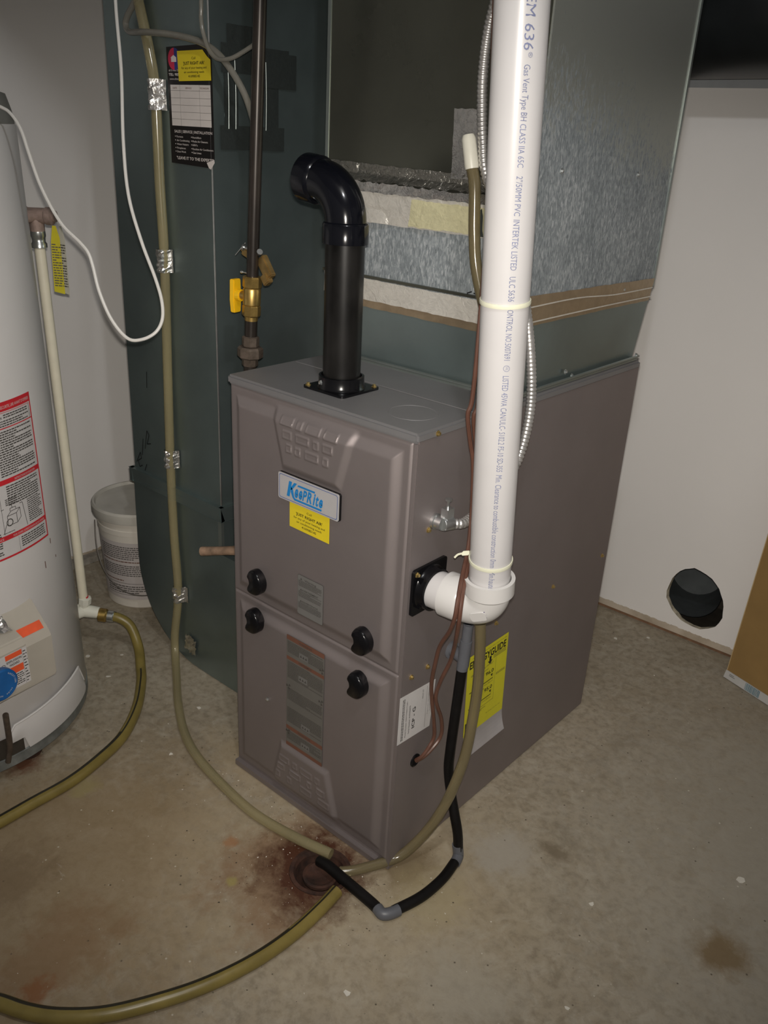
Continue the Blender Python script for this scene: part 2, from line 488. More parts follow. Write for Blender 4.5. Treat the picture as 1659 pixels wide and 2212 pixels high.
# ------------------------------------------------------------------ room shell
XL, YB, XR, YF, ZC = -1.533, 1.247, 2.3, -2.6, 2.45
def filled(loops, z_of):
    """flat face with holes: loops of 3D points"""
    bm = bmesh.new()
    for lp in loops:
        vs = [bm.verts.new(q) for q in lp]
        for i in range(len(vs)): bm.edges.new((vs[i], vs[(i+1) % len(vs)]))
    bmesh.ops.triangle_fill(bm, use_beauty=True, edges=bm.edges[:])
    bmesh.ops.recalc_face_normals(bm, faces=bm.faces[:])
    vs = [tuple(v.co) for v in bm.verts]; bm.verts.index_update()
    fs = [tuple(v.index for v in f.verts) for f in bm.faces]
    if bm.faces and bm.faces[:][0].normal.dot(Vector(z_of)) < 0: fs = [tuple(reversed(f)) for f in fs]
    bm.free(); return vs, fs
DR = (-.095, -.092, .060)           # floor drain
mb = MB()
circ = [(DR[0]+DR[2]*math.cos(2*PI*k/40), DR[1]+DR[2]*math.sin(2*PI*k/40), 0) for k in range(40)]
vs, fs = filled([[(XL,YF,0),(XR,YF,0),(XR,YB+.02,0),(XL,YB+.02,0)], circ], (0,0,1)); mb.add(vs, fs)
mb.add([(q[0], q[1], 0) for q in circ]+[(q[0], q[1], -.03) for q in circ], [(i,(i+1)%40,40+(i+1)%40,40+i) for i in range(40)])
struct('floor', mb, 'concrete')
cl_ = struct('ceiling', MB().box(XL,XR,YF,YB,ZC,ZC+.05), 'ceiling_board')
part('added_shade_box', MB().box(XL,.075,-.345,-.10,2.0,ZC), 'ceiling_board', cl_)  # unseen box added to cast the diagonal shade on the left wall
struct('wall_left', MB().box(XL-.1,XL,YF,YB+.1,.022,ZC), 'wall_paint_edge')
struct('wall_front', MB().box(XL,XR,YF-.1,YF,0,ZC), 'wall_paint')
struct('wall_right', MB().box(XR,XR+.1,YF,YB,0,ZC), 'wall_paint')
hole = [(-.0149,.1105),(-.0190,.132),(-.0147,.1534),(-.0085,.175),(.0001,.1924),(.0095,.2065),(.0205,.2151),(.0335,.2225),(.0453,.2275),(.0630,.2265),(.0797,.2232),(.098,.2155),(.114,.2045),(.1245,.192),(.1327,.1782),(.1405,.163),(.1459,.1468),(.1490,.129),(.1496,.1111),(.1450,.092),(.1369,.0769),(.1185,.0625),(.0977,.0505),(.074,.0495),(.0527,.054),(.036,.0585),(.022,.0671),(.0105,.077),(.0007,.0891)]
hole = [(x+random.uniform(-.0015,.0015), z+random.uniform(-.0015,.0015)) for x, z in hole]
mb = MB()
ZS = 1.442
vs, fs = filled([[(XL,YB,.010),(XR,YB,.010),(XR,YB,ZS),(XL,YB,ZS)], [(x,YB,z) for x,z in hole]], (0,-1,0)); mb.add(vs, fs)
n = len(hole)
mb.add([(x,YB,z) for x,z in hole]+[(x+random.uniform(-.003,.003),YB+.015,z+random.uniform(-.003,.003)) for x,z in hole], [(i,n+i,n+(i+1)%n,(i+1)%n) for i in range(n)], 1)
mb.box(XL,XR,YB+.003,YB+.1,ZS,ZC)
wb = struct('wall_back', mb, ['wall_paint_edge','plaster_edge'])
mb = MB()                                           # stud bay behind the hole
x0,x1,y0,y1,z0,z1 = -.16,.26,YB+.016,YB+.26,.0,.42
mb.add([(x0,y0,z0),(x1,y0,z0),(x1,y1,z0),(x0,y1,z0),(x0,y0,z1),(x1,y0,z1),(x1,y1,z1),(x0,y1,z1)],[(0,1,2,3),(4,7,6,5),(1,5,6,2),(2,6,7,3),(3,7,4,0)])
hh = [(x*1.04-.002, z*1.04-.004) for x,z in hole]
vs, fs = filled([[(x0,y0,z0),(x1,y0,z0),(x1,y0,z1),(x0,y0,z1)], [(x,y0,z) for x,z in hh]], (0,1,0)); mb.add(vs, fs)
part('stud_bay', mb, 'cavity', wb)
mb = MB(); ax = Vector((-.30, 1, -.12)).normalized()
mb.lathe([(.078,0),(.078,.20),(.0,.205)], (.040,YB+.050,.132), ax, 28, close_ends=False)
mb.lathe([(.0795,.001),(.0795,.20)], (.040,YB+.050,.132), ax, 28, close_ends=False)
part('duct_sleeve', mb, 'sleeve', wb, True)
struct('trim_1', MB().box(XL,XR,YB+.004,YB+.02,0,.010), 'wood_sill')
struct('trim_2', MB().box(XL-.004,XL+.028,YF,YB,0,.022), 'grout_ledge')
struct('trim_3', MB().box(XL,XR,YB-.004,YB+.003,ZS,1.60), 'grey_strip')

# floor drain
t = thing('floor_drain', 'round rusted floor drain in the stained concrete before the furnace', 'drain', (DR[0],DR[1],0))
mb = MB().lathe([(.0598,-.002),(.0598,-.006),(.050,-.010),(.046,-.030),(.030,-.055),(0,-.06)], DR[:2]+(0,), seg=36, close_ends=False)
part('drain_bowl', mb, 'rust', t, True)
mb = MB().lathe([(.0595,-.004),(.0595,.001),(.052,.0015),(.048,-.006)], DR[:2]+(0,), seg=36, close_ends=False)
part('drain_rim', mb, 'rust', t, True)
part('strainer', MB().lathe([(.034,-.016),(.034,-.010),(.029,-.009),(.020,-.014),(0,-.015)], DR[:2]+(0,), seg=28, close_ends=False), 'rust', t, True)

# ------------------------------------------------------------------ furnace
W, D, H = .4445, .7493, .889
fu = thing('furnace', 'tall grey gas furnace with two embossed door panels on concrete floor', 'furnace', (-W/2, D/2, 0))
mb = MB().box(-W, 0, 0, D, .002, .876)
part('casing', mb, 'furnace_paint', fu, False, .0015)
# lid with turned-down lip, crease, punched ring
mb = MB().box(-W-.002, .002, -.007, D, .872, H)
lid = part('lid', mb, 'furnace_paint_lid', fu, True, .004, ang=30)
mb = MB().box(-W+.01, -.004, .152, .30, H-.0005, H+.0016)
part('lid_step', mb, 'furnace_paint_lid', lid, False, .001)
mb = MB().lathe([(.040,0),(.0405,.0005),(.0412,.0005),(.0417,0)], (-.075,.075,H), seg=40, close_ends=False)
part('punched_ring', mb, 'furnace_paint_lid', lid, True)

def sstep(a, b, x):
    t = max(0., min(1., (x-a)/(b-a))); return t*t*(3-2*t)
def sd_rect(x, z, x0, x1, z0, z1): return min(x-x0, x1-x, z-z0, z1-z)
def sd_poly(x, z, P):
    d = 1e9
    for i in range(len(P)):
        (ax_, az), (bx, bz) = P[i], P[(i+1) % len(P)]
        ex, ez = bx-ax_, bz-az; l = math.hypot(ex, ez)
        d = min(d, ((x-ax_)*(-ez)+(z-az)*ex)/l)
    return d
RECTS = [(-.277,.843,.030),(-.246,.842,.013),(-.213,.842,.033),(-.171,.842,.031),(-.274,.819,.022),(-.236,.819,.032),(-.204,.818,.013),(-.176,.819,.023),(-.269,.796,.014),(-.247,.795,.013),(-.213,.795,.032),(-.180,.795,.013)]
def door(name, x0, x1, z0, z1, trap, rects, label, step=.0018):
    nx = int((x1-x0)/step); nz = int((z1-z0)/step)
    mb = MB(); vs = []
    for j in range(nz+1):
        z = z0+(z1-z0)*j/nz
        for i in range(nx+1):
            x = x0+(x1-x0)*i/nx
            d = sd_rect(x, z, x0, x1, z0, z1)
            h = .003*sstep(-.001, .004, d) + .009*sstep(.014, .036, d)
            dt = sd_poly(x, z, trap)
            if dt > -.02: h += .0068*sstep(-.008, .008, dt)*sstep(.006, .022, d)
            for cx, cz, w in rects:
                if abs(x-cx) < .025 and abs(z-cz) < .014:
                    q = min(w/2-abs(x-cx), .0075-abs(z-cz))
                    h += .0019*sstep(-.0012, .0012, q)-.0011*sstep(.0012, .0036, q)
            vs.append((x, -h, z))
    mb.add(vs, [(j*(nx+1)+i, j*(nx+1)+i+1, (j+1)*(nx+1)+i+1, (j+1)*(nx+1)+i) for j in range(nz) for i in range(nx)])
    return part(name, mb, 'furnace_paint', fu, True, 0, label, 60)
ud = door('door_panel', -W+.003, -.0105, .4468, .871, [(-.287,.757),(-.153,.757),(-.118,.88),(-.322,.88)], RECTS, 'upper grey door panel with raised trapezoid and small embossed bricks')
ld = door('door_panel', -W+.003, -.0075, .022, .4455, [(-.325,.0),(-.118,.0),(-.160,.150),(-.290,.150)], [(x, .955-z-.0, w) for x, z, w in [(a, b+.0, c) for a, b, c in [(-.277,.905-.068,.030),(-.246,.905-.068,.013),(-.213,.905-.068,.033),(-.182,.905-.068,.014),(-.287,.905-.045,.022),(-.245,.905-.045,.032),(-.204,.905-.045,.013),(-.172,.905-.045,.023),(-.296,.905-.022,.014),(-.262,.905-.022,.013),(-.213,.905-.022,.032),(-.163,.905-.022,.030)]]], 'lower grey door panel with raised trapezoid foot')
part('toe_rail', MB().box(-W,-.028,-.010,.004,.002,.016), 'furnace_paint', fu, False, .001)
# corner flange beside the doors
part('corner_flange', MB().box(-.0072,0,-.003,.002,.003,.871), 'furnace_paint', fu, False, .001)
PF = -.0128     # plane of the raised door panel
KN = [(-.012,.023),(.000,.027),(.012,.022),(.0205,.010),(.0215,-.004),(.016,-.017),(.006,-.024),(-.008,-.025),(-.0165,-.0215),(-.0155,-.013),(-.011,-.004),(-.0125,.006),(-.0175,.013)]
km = None
for cx, cz in ((-.357,.4985),(-.365,.4085),(-.081,.4905),(-.087,.396)):
    if km is None:
        mb = MB(); fr = FRONT(0)
        cir = [(q.x, q.y) for q in crom([(a,b,0) for a,b in KN]+[(KN[0][0],KN[0][1],0)], 3)[:-1]][::-1]
        n = len(cir); sc = [(1.0,0),(1.0,.012),(.96,.0165),(.86,.019)]
        for s_, d_ in sc: mb.v += [fr(u*s_, v*s_, d_) for u, v in cir]
        for r_ in range(len(sc)-1):
            for i in range(n): mb.f.append((r_*n+i, r_*n+(i+1)%n, (r_+1)*n+(i+1)%n, (r_+1)*n+i)); mb.m.append(0)
        mb.f.append(tuple(range((len(sc)-1)*n, len(sc)*n))); mb.m.append(0)
        km = mb.mesh('knob', ['black_plastic'], True, 0, 50)
    o = place('knob', km, fu); o.location = (cx, PF+.002, cz)
    if cx == -.357: o['label'] = 'glossy black kidney-shaped door knob'

# maker's badge with its raised lettering
mb = MB(); fr = FRONT(PF)
mb.prism(rrect(-.2965,-.1455,.6965,.7475,.004), fr, 0, .0045, 0, 0)
mb.prism(rrect(-.2960,-.1465,.6970,.7470,.004), fr, .0045, .0055, 1, 1)
bd = part('badge', mb, ['black_plastic','badge_silver'], fu, label='silver badge with blue lettering')
mb = MB()
o1 = rrect(-.2930,-.1495,.6995,.7445,.004); o2 = rrect(-.2920,-.1505,.7005,.7435,.0035); n = len(o1)
mb.add([fr(u,v,.0059) for u,v in o1]+[fr(u,v,.0059) for u,v in o2], [(i,(i+1)%n,n+(i+1)%n,n+i) for i in range(n)])
part('badge_border', mb, 'border_blue', bd)
mb = MB()
def B(u, v): return (-.2735+u*.00118+.20*v*.0011, .7068+v*.0011)      # slanted lettering space in mm
poly(mb, fr, [B(0,0),B(6.2,0),B(6.2,27),B(0,27)], 0, .0060)                               # K stem
poly(mb, fr, [B(6.2,12),B(10.2,15.5),B(17,27),B(10.8,27),B(6.2,18)], 0, .0060)            # K arm
poly(mb, fr, [B(6.2,18),B(7.0,9),B(12.5,0.6),B(17,-3),B(74,-3),B(74,.3),B(18.5,.3),B(15.5,2.8),B(11,14)], 0, .0060)  # leg running on as underline
poly(mb, fr, [B(18.5,22.6),B(55,22.6),B(55,25.8),B(20,25.8)], 0, .0060)                   # bar above
for body, u, w, h in (('e',15.2,7.6,16.6),('e',24,7.6,16.6),('P',32.8,7.8,19),('R',42,10.6,19.5),('i',54.6,3.2,20.5),('t',59,6.2,19),('e',66.4,7.6,15.5)):
    vs, fs = text2d(body, .035); x0 = min(v[0] for v in vs); x1 = max(v[0] for v in vs); y0 = min(v[1] for v in vs); y1 = max(v[1] for v in vs)
    mb.add([fr(*B(u+(x-x0)/(x1-x0)*w, 2.0+(y-y0)/(y1-y0)*h), .0060) for x, y in vs], fs, 0)
part('badge_lettering', mb, 'logo_blue', bd)

def service_lines(mb, fr, cu, v, w, mi, small=1.):
    """the installer's yellow sticker"""
    text(mb, fr, 'Call', cu, v+.0375, .0042, .0125*w, mi, align='c', bold=.0)
    text(mb, fr, "'JUST RIGHT AIR'", cu, v+.0285, .0052, .066*w, mi, align='c', bold=.02)
    text(mb, fr, 'for any of your heating and', cu, v+.0212, .0038, .078*w, mi, align='c', bold=.008)
    text(mb, fr, 'air conditioning needs', cu, v+.0140, .0038, .063*w, mi, align='c', bold=.008)
    text(mb, fr, '4169085145', cu, v+.0065, .0042, .036*w, mi, align='c', bold=.01)
mb = MB(); fr = FRONT(PF-.0002)
mb.prism([(-.2712,.6466),(-.1718,.6450),(-.1722,.6975),(-.2714,.6975)], fr, 0, .0004)
service_lines(mb, frame((-.2215,PF-.0006,.6455),(1,0,-.012),(0,0,1),(0,-1,0)), 0, 0, 1., 1)
part('phone_sticker', mb, ['sticker_yellow','ink'], fu, label='yellow sticker with black lettering')

rg = random.Random(3)
mb = MB(); fr = FRONT(PF)
mb.prism(rrect(-.2490,-.1825,.4745,.5575,.003), fr, 0, .0003, 1, 1); mb.prism(rrect(-.2484,-.1831,.4751,.5569,.003), fr, .0003, .0005)
for z1_, tt in ((.5555,'Warning'),(.5335,'AVERTISSEMENT'),(.5095,'ADVERTENCIA')):
    text(mb, fr, tt, -.216, z1_-.0075, .0036, .030 if tt == 'Warning' else .042, 1, .0006, .02, align='c')
    poly(mb, fr, [(-.242,z1_-.0075),(-.237,z1_-.0075),(-.2395,z1_-.0032)], 1, .0006)
    fineprint(mb, fr, -.246, -.187, z1_-.0215, z1_-.008, .0021, .0011, 1, .0006, rg)
part('caution_label', mb, ['label_grey','ink_soft'], fu, label='small grey caution label')
mb = MB()
mb.prism(rrect(-.2770,-.1745,.1550,.4165,.003), fr, 0, .0003, 1, 1); mb.prism(rrect(-.2766,-.1749,.1554,.4161,.003), fr, .0003, .0005)
for v0, v1, hd in ((.4060,.4161,'WARNING'),(.3610,.3690,'AVERTISSEMENT'),(.1960,.2050,'WARNING'),(.1554,.1640,'')):
    rect(mb, fr, -.2766, -.1749, v0, v1, 2, .0006)
    if hd: text(mb, fr, hd, -.2257, v0+.0025, .0036, .036, 1, .0008, .02, align='c')
for v0, v1 in ((.372,.405),(.312,.360),(.262,.298),(.208,.252),(.166,.194)):
    fineprint(mb, fr, -.274, -.178, v0+.006, v1-.001, .0026, .0014, 1, .0006, rg)
for cx, cz in ((-.230,.3835),(-.231,.3315),(-.222,.2215),(-.222,.1770)):
    rect(mb, fr, cx-.012, cx+.012, cz-.006, cz+.006, 3, .0007)
    for k in (-1, 0, 1): poly(mb, fr, [(cx+k*.007-.0028,cz-.0028),(cx+k*.007+.0028,cz-.0028),(cx+k*.007,cz+.0028)], 1, .0009)
for cx, cz in ((-.181,.3770),(-.2705,.2990),(-.181,.3060),(-.2710,.1900)):
    for k in range(3):
        a = k*2.1+.4; poly(mb, fr, [(cx,cz),(cx+.007*math.cos(a),cz+.007*math.sin(a)),(cx+.007*math.cos(a+.9),cz+.007*math.sin(a+.9))], 1, .0009)
part('warning_label', mb, ['label_warn','ink_soft','label_rust','label_grey'], fu, label='long grey warning label with rust-red bands')

# screws, shared meshes
def screw_mesh(name, r, h, m):
    return MB().lathe([(r*1.55,0),(r*1.55,h*.2),(r,h*.3),(r,h*.85),(r*.8,h),(0,h*.9)], seg=6).mesh(name, [m], False)
SCR = {'b': screw_mesh('screw', .0034, .0048, 'brass_screw'), 'z': screw_mesh('screw', .0032, .0042, 'zinc')}
def screw(parent, pos, nrm, kind='b'):
    o = place('screw', SCR[kind], parent)
    q = Vector((0,0,1)).rotation_difference(Vector(nrm)); o.location = pos
    o.rotation_mode = 'QUATERNION'; o.rotation_quaternion = q
    return o
for y, z in ((.0405,.7144),(.070,.4352),(.0243,.4347),(.5027,.434),(.7227,.4325),(.287,.4341)): screw(fu, (0,y,z), (1,0,0))
screw(fu, (.002,.0431,.8805), (1,0,0))
screw(fu, (-.333,PF,.2350), (0,-1,0), 'z')
part('grommet', MB().lathe([(.0135,0),(.0135,.002),(.0105,.003),(.009,.001),(0,.0006)], (0,.0553,.2344), (1,0,0), 24), 'black_plastic', fu, True)

# data plate on the side: model and serial lines, code squares left blank
mb = MB(); fr = SIDE(.0002)
mb.prism([(-.0030,.3010),(.0915,.2940),(.0985,.3950),(-.0030,.4030)], fr, 0, .0004)
rot = frame((.0006,0,0),(0,0,1),(0,-1,0),(1,0,0))          # lettering that reads upwards
text(mb, rot, 'ICP - G', .3175, -.0435, .0080, .046, 1, .0004, .02)
text(mb, rot, 'Serial Number: A193706979', .3110, -.0290, .0034, .062, 1, .0004, .01)
text(mb, rot, 'Model Number: G96VTN0601716A1', .3080, -.0195, .0034, .078, 1, .0004)
text(mb, rot, '00567-07', .3700, -.0645, .0034, .020, 1, .0004)
rect(mb, fr, .0745, .0752, .300, .392, 2, .0006)
text(mb, rot, 'Model Number: G96VTN0601716A1', .3270, -.0815, .0022, .060, 1, .0004)
text(mb, rot, 'Serial Number: A193706979', .3310, -.0870, .0022, .052, 1, .0004)
fineprint(mb, rot, .305, .395, -.012, -.004, .0036, .0017, 1, .0004, rg)
part('data_label', mb, ['label_white','ink','ink_grey'], fu, label='white data label with black lettering')

# yellow efficiency guide, its lower end curling off the panel
mb = MB(); fr = SIDE(.0002)
EC = lambda u, v: (.2010+u*.1400+(1-v)*.0115, .1955+v*.1955)
def ER(u, v, c=0.):
    a, b = EC(u, v); return (.0002+c+.010*max(0, .0-v), a, b)
nv = 14
rect(mb, ER, 0, 1, 0, 1, 0, .0003, 1, 6)
vs = []
for j in range(7):
    v = -j/6*.23
    for u in (0, 1): 
        a, b = EC(u, v); vs.append((.0005+.012*(j/6)**2, a-.004*(j/6)**2*(1 if u else -1), b))
mb.add(vs, [(2*j+2, 2*j+3, 2*j+1, 2*j) for j in range(6)], 2)
E2 = lambda u, v, c=0.: ER(u, v, c)
text(mb, E2, 'ENERGYGUIDE', .05, .845, .085, .90, 1, .0006, .03)
poly(mb, E2, [(.535,.845),(.585,.845),(.585,.79),(.62,.79),(.56,.745),(.50,.79),(.535,.79)], 1, .0006)
text(mb, E2, 'U.S. Government   Federal law prohibits removal of this label', .10, .955, .013, .86, 3, .0006)
fineprint(mb, E2, .64, .96, .79, .84, .016, .007, 3, .0006, rg)
text(mb, E2, 'Efficiency Rating (AFUE)*', .10, .735, .022, .55, 3, .0006)
text(mb, E2, 'Horizontal', .28, .690, .020, .25, 3, .0006)
text(mb, E2, '96.0', .47, .620, .045, .20, 1, .0006, .02)
poly(mb, E2, [(.60,.600),(.66,.600),(.63,.565)], 1, .0006)
rect(mb, E2, .08, .66, .535, .545, 1, .0006); rect(mb, E2, .665, .668, .535, .58, 3, .0006)
text(mb, E2, 'Most Efficient', .45, .500, .014, .22, 3, .0006)
text(mb, E2, 'Downflow', .24, .465, .020, .22, 3, .0006)
text(mb, E2, '95.0', .46, .415, .045, .20, 1, .0006, .02)
poly(mb, E2, [(.59,.395),(.65,.395),(.62,.360)], 1, .0006)
rect(mb, E2, .08, .64, .330, .340, 1, .0006); rect(mb, E2, .645, .648, .330, .375, 3, .0006)
text(mb, E2, 'Most Efficient', .43, .295, .014, .22, 3, .0006)
rect(mb, E2, .71, .714, .25, .78, 3, .0006); rect(mb, E2, .08, .71, .250, .254, 3, .0006)
fineprint(mb, E2, .74, .97, .535, .58, .016, .007, 3, .0006, rg); fineprint(mb, E2, .22, .52, .20, .235, .016, .007, 3, .0006, rg)
text(mb, E2, 'For energy cost info, visit', .55, .110, .013, .36, 3, .0006)
rect(mb, E2, .03, .24, .015, .17, 1, .0006); text(mb, E2, 'ENERGY', .05, .045, .02, .17, 0, .0009, .01)
part('efficiency_label', mb, ['sticker_green_yellow','ink','backing_paper','ink_soft'], fu, label='yellow efficiency label with curled pale lower edge')

# ------------------------------------------------------------------ black intake pipe on the lid
R2 = .0330
ip = thing('intake_pipe', 'glossy black plastic pipe with elbow standing on furnace lid', 'pipe', (-.2500,.0885,H))
mb = MB(); fr = frame((-.2500,.0885,H),(1,0,0),(0,1,0),(0,0,1))
mb.prism(rrect(-.049,.049,-.049,.049,.008), fr, 0, .004)
mb.lathe([(.043,.004),(.0405,.008),(.040,.024),(.036,.025)], (-.2500,.0885,H), seg=36, close_ends=False)
part('flange', mb, 'black_plastic', ip, True, 0)
for sx, sy in ((-1,-1),(1,1),(-1,1),(1,-1)):
    if (sx,sy) != (1,-1): screw(ip, (-.25+sx*.041,.0885+sy*.041,H+.004), (0,0,1))
screw(ip, (-.2620,.0500,H+.0140), (-.25,-.97,0), 'z')
lean = Vector((-.010, .004, 1))
base = Vector((-.2500,.0885,H)); Ztop = 1.17
top = base+lean*(Ztop-H)
part('pipe', MB().tube([base+Vector((0,0,.006)), top], R2, 36, smooth=False), 'abs_worn', ip, True)
mb = MB()
hub = [base+lean*(1.134-H), base+lean*(1.164-H)]
mb.lathe([(R2,0),(.0385,0),(.0385,.030),(.0365,.033),(.034,.034)], hub[0], lean, 36, close_ends=False)
# elbow sweeping to the left and slightly to the back
d = Vector((-1,.02,0)).normalized(); rb = .062
c0 = base+lean*(1.165-H); pts = []
for k in range(15):
    a = math.radians(88)*k/14
    pts.append(c0+d*rb*(1-math.cos(a))+lean.normalized()*rb*math.sin(a))
mb.tube(pts, .0345, 36, smooth=False, caps=False)
e = pts[-1]; dd = (pts[-1]-pts[-2]).normalized()
mb.lathe([(.0345,0),(.0385,.004),(.0390,.006),(.0390,.034),(.0335,.034),(.0325,.010),(0,.008)], e-dd*.002, dd, 36, close_ends=False)
part('elbow', mb, 'abs_black', ip, True, label='glossy black elbow with open end to the left')

# ------------------------------------------------------------------ white vent pipe on the side
PB, PT = Vector((.1145,.0620,.640)), Vector((.1195,-.0198,1.4534))
PU = (PT-PB).normalized()
vp = thing('vent_pipe', 'thick white plastic vent pipe with blue lettering rising beside furnace', 'pipe', (.0,.050,.607))
mb = MB(); fr = SIDE(0)
mb.prism(rrect(.0045,.0945,.5655,.6515,.006), fr, 0, .005)
mb.lathe([(.041,.005),(.038,.009),(.0375,.020),(.0335,.021)], (0,.050,.607), (1,-.02,0), 36, close_ends=False)
mb.obox((.008,.020,.607),(1,0,0),(0,1,0),(0,0,1),.004,.003,.028)
part('flange', mb, 'black_plastic', vp, True, label='black square flange')
screw(vp, (.005,.0130,.6430), (1,0,0)); screw(vp, (.005,.0865,.5745), (1,0,0))
sd = Vector((1,.10,0)).normalized(); s0 = Vector((.004,.050,.607))
part('stub', MB().tube([s0, s0+sd*.05], R2, 36, smooth=False), 'pvc_white', vp, True)
mb = MB(); a0 = s0+sd*.036
mb.lathe([(R2,0),(.0385,.0),(.0385,.030),(.0365,.036),(.0352,.037)], a0, sd, 36, close_ends=False)
b0 = a0+sd*.036; cpt = PB+PU*(.612-.640)
pts = []
ctrl = PB+PU*((.607-.640)/PU.z)
e1 = PB+PU*((.6440-.640)/PU.z)
for k in range(17):
    t_ = k/16; pts.append(b0*(1-t_)**2+ctrl*2*t_*(1-t_)+e1*t_*t_)
mb.tube(pts, .0358, 36, smooth=False, caps=False)
mb.lathe([(.0352,0),(.0372,.003),(.0410,.006),(.0410,.032),(.0348,.032),(.0348,.012)], e1-PU*.010, PU, 40, close_ends=False)
el = part('elbow', mb, 'pvc_fitting', vp, True, label='white elbow with wide collar')
mb = MB()       # moulded plate and purple pen marks on the elbow
for k in range(22):
    t_ = random.uniform(.50,.80); q = b0*(1-t_)**2+ctrl*2*t_*(1-t_)+e1*t_*t_
    nn = Vector((.30,-.75,-.60)).normalized()+Vector((random.uniform(-.25,.25),random.uniform(-.1,.1),random.uniform(-.25,.25))); nn.normalize()
    u_ = nn.cross(Vector((0,0,1))).normalized(); w_ = nn.cross(u_); c_ = q+nn*.0364
    a_ = random.uniform(0,PI); r1, r2 = random.uniform(.0012,.0035), random.uniform(.0004,.0010)
    U_ = u_*math.cos(a_)+w_*math.sin(a_); V_ = nn.cross(U_)
    mb.add([c_+U_*r1+V_*r2, c_-U_*r1+V_*r2, c_-U_*r1-V_*r2, c_+U_*r1-V_*r2], [(0,1,2,3)])
part('pen_marks', mb, 'ink_purple', el)
t_ = .48; q = b0*(1-t_)**2+ctrl*2*t_*(1-t_)+e1*t_*t_
nn = Vector((.42,-.86,-.30)).normalized(); u_ = Vector((.8,.3,.35)); u_ = (u_-nn*u_.dot(nn)).normalized(); w_ = nn.cross(u_)
fr = frame(q+nn*.0352, u_, w_, nn)
part('moulded_plate', MB().prism(rrect(-.013,.013,-.009,.009,.004), fr, 0, .0018), 'pvc_fitting', el, True)
pp = part('pipe', MB().tube([PB+PU*.002, PB+PU*((2.30-.64)/PU.z)], R2, 48, smooth=False), 'pvc_white', vp, True)
# printed line running down the pipe
def pipe_fr(z_start):
    # u runs down the pipe, v runs around it to the right
    def f(u, v, c=0.):
        z = z_start-u
        t = (z-.65)/(1.45-.65)
        cx = PB+PU*((z-.640)/PU.z)
        an = math.radians(-58+1.5*t+7+12*t)+v/R2
        return (cx.x+(R2+c)*math.cos(an), cx.y+(R2+c)*math.sin(an), z)
    return f
mb = MB()
def pline(body, z0, z1, h, bold=0.):
    text(mb, pipe_fr(z0), body, 0, -h/2, h, z0-z1, 0, .0004, bold)
pline('SYSTEM 636', 1.4960, 1.4000, .0120)
text(mb, pipe_fr(1.3985), '\u00ae', 0, .000, .0055, None, 0, .0004)
for body, z0, z1, h in (('Gas Vent Type BH CLASS IIA 65C',1.3855,1.2738,.0078),('2"/50MM PVC',1.2640,1.2172,.0080),('INTERTEK LISTED',1.2127,1.1500,.0082),('ULC S636',1.1421,1.1096,.0084),('CONTROL NO.5007691',1.1040,1.0299,.0084),('LISTED 45WA CAN/ULC- S102.2 FS-10 SD-355',1.0078,.8629,.0086),('Min. Clearance to combustible construction 0mm',.8576,.6997,.0090),('Min.hauteur s',.6929,.6480,.0092)):
    pline(body, z0, z1, h)
f = pipe_fr(1.0185)
ring = [(.0045*math.cos(2*PI*k/20), .0045*math.sin(2*PI*k/20)) for k in range(20)]
mb.add([f(a,b,.0004) for a,b in ring]+[f(a*.86,b*.86,.0004) for a,b in ring], [(i,(i+1)%20,20+(i+1)%20,20+i) for i in range(20)])
text(mb, f, 'UL', -.0025, -.001, .0035, .005, 0, .0004)
part('lettering', mb, 'ink_blue', pp)
# nylon ties round the pipe
def tie(z, label, head=None, tilt=(0,0)):
    c = PB+PU*((z-.640)/PU.z); axn = (PU+Vector((tilt[0],tilt[1],0))).normalized()
    t = thing('cable_tie', label, 'cable tie', tuple(c))
    mb = MB().lathe([(R2+.0002,-.0030),(R2+.0017,-.0030),(R2+.0022,0),(R2+.0017,.0030),(R2+.0002,.0030)], c, axn, 40, close_ends=False)
    part('strap', mb, 'tie_nylon', t, True)
    if head:
        h = Vector(head)
        mb = MB().obox(h, (.8,.5,.2),(-.4,.8,-.3),(0,.2,.95),.006,.004,.004)
        part('tie_head', mb, 'tie_nylon', t, False, .001)
        part('tie_tail', MB().tube([h, h+Vector((-.010,-.006,-.004)), h+Vector((-.014,-.010,-.010))], .0018, 6, 3), 'tie_nylon', t)
    return t
tie(1.105, 'pale nylon tie round the white vent pipe, the upper one')
tie(.6985, 'pale nylon tie with knotted head round the white vent pipe above its elbow', (.078,.040,.7010), (.03,-.03))

# ------------------------------------------------------------------ supply plenum
sp_ = thing('supply_plenum', 'large galvanized metal plenum standing on the furnace lid', 'plenum', (-.25,.53,H))
y0 = .268; XP0, XP1 = -.474, -.014; YP1 = .774
# tapered transition
bl = [(-.430,.266,H+.004),(-.014,.266,H+.004),(-.014,.735,H+.004),(-.430,.735,H+.004)]
tl = [(XP0,y0,1.035),(XP1,y0,1.035),(XP1,YP1,1.035),(XP0,YP1,1.035)]
mb = MB().add(bl+tl, [(0,1,5,4),(1,2,6,5),(2,3,7,6),(3,0,4,7),(3,2,1,0)])
# diagonal cross-break on the front and side faces
tr = part('transition', mb, 'galvanized', sp_)
mb = MB().box(-.4435,-.004,.257,.742,H+.0005,H+.006)
part('base_flange', mb, 'galvanized_pale', tr, False, .001)
mb = MB()
mb.tube([(-.438,.257,H+.009),(-.008,.257,H+.009)], .0028, 6, smooth=False)
mb.tube([(-.004,.257,H+.009),(-.004,.745,H+.009)], .0028, 6, smooth=False)
part('bead', mb, 'galvanized_pale', tr, True)
for q in ((-.010,.445,H+.022),(-.009,.470,H+.010)): screw(sp_, q, (1,0,.1), 'z')
screw(sp_, (-.006,.735,H+.012), (1,0,.1), 'z')
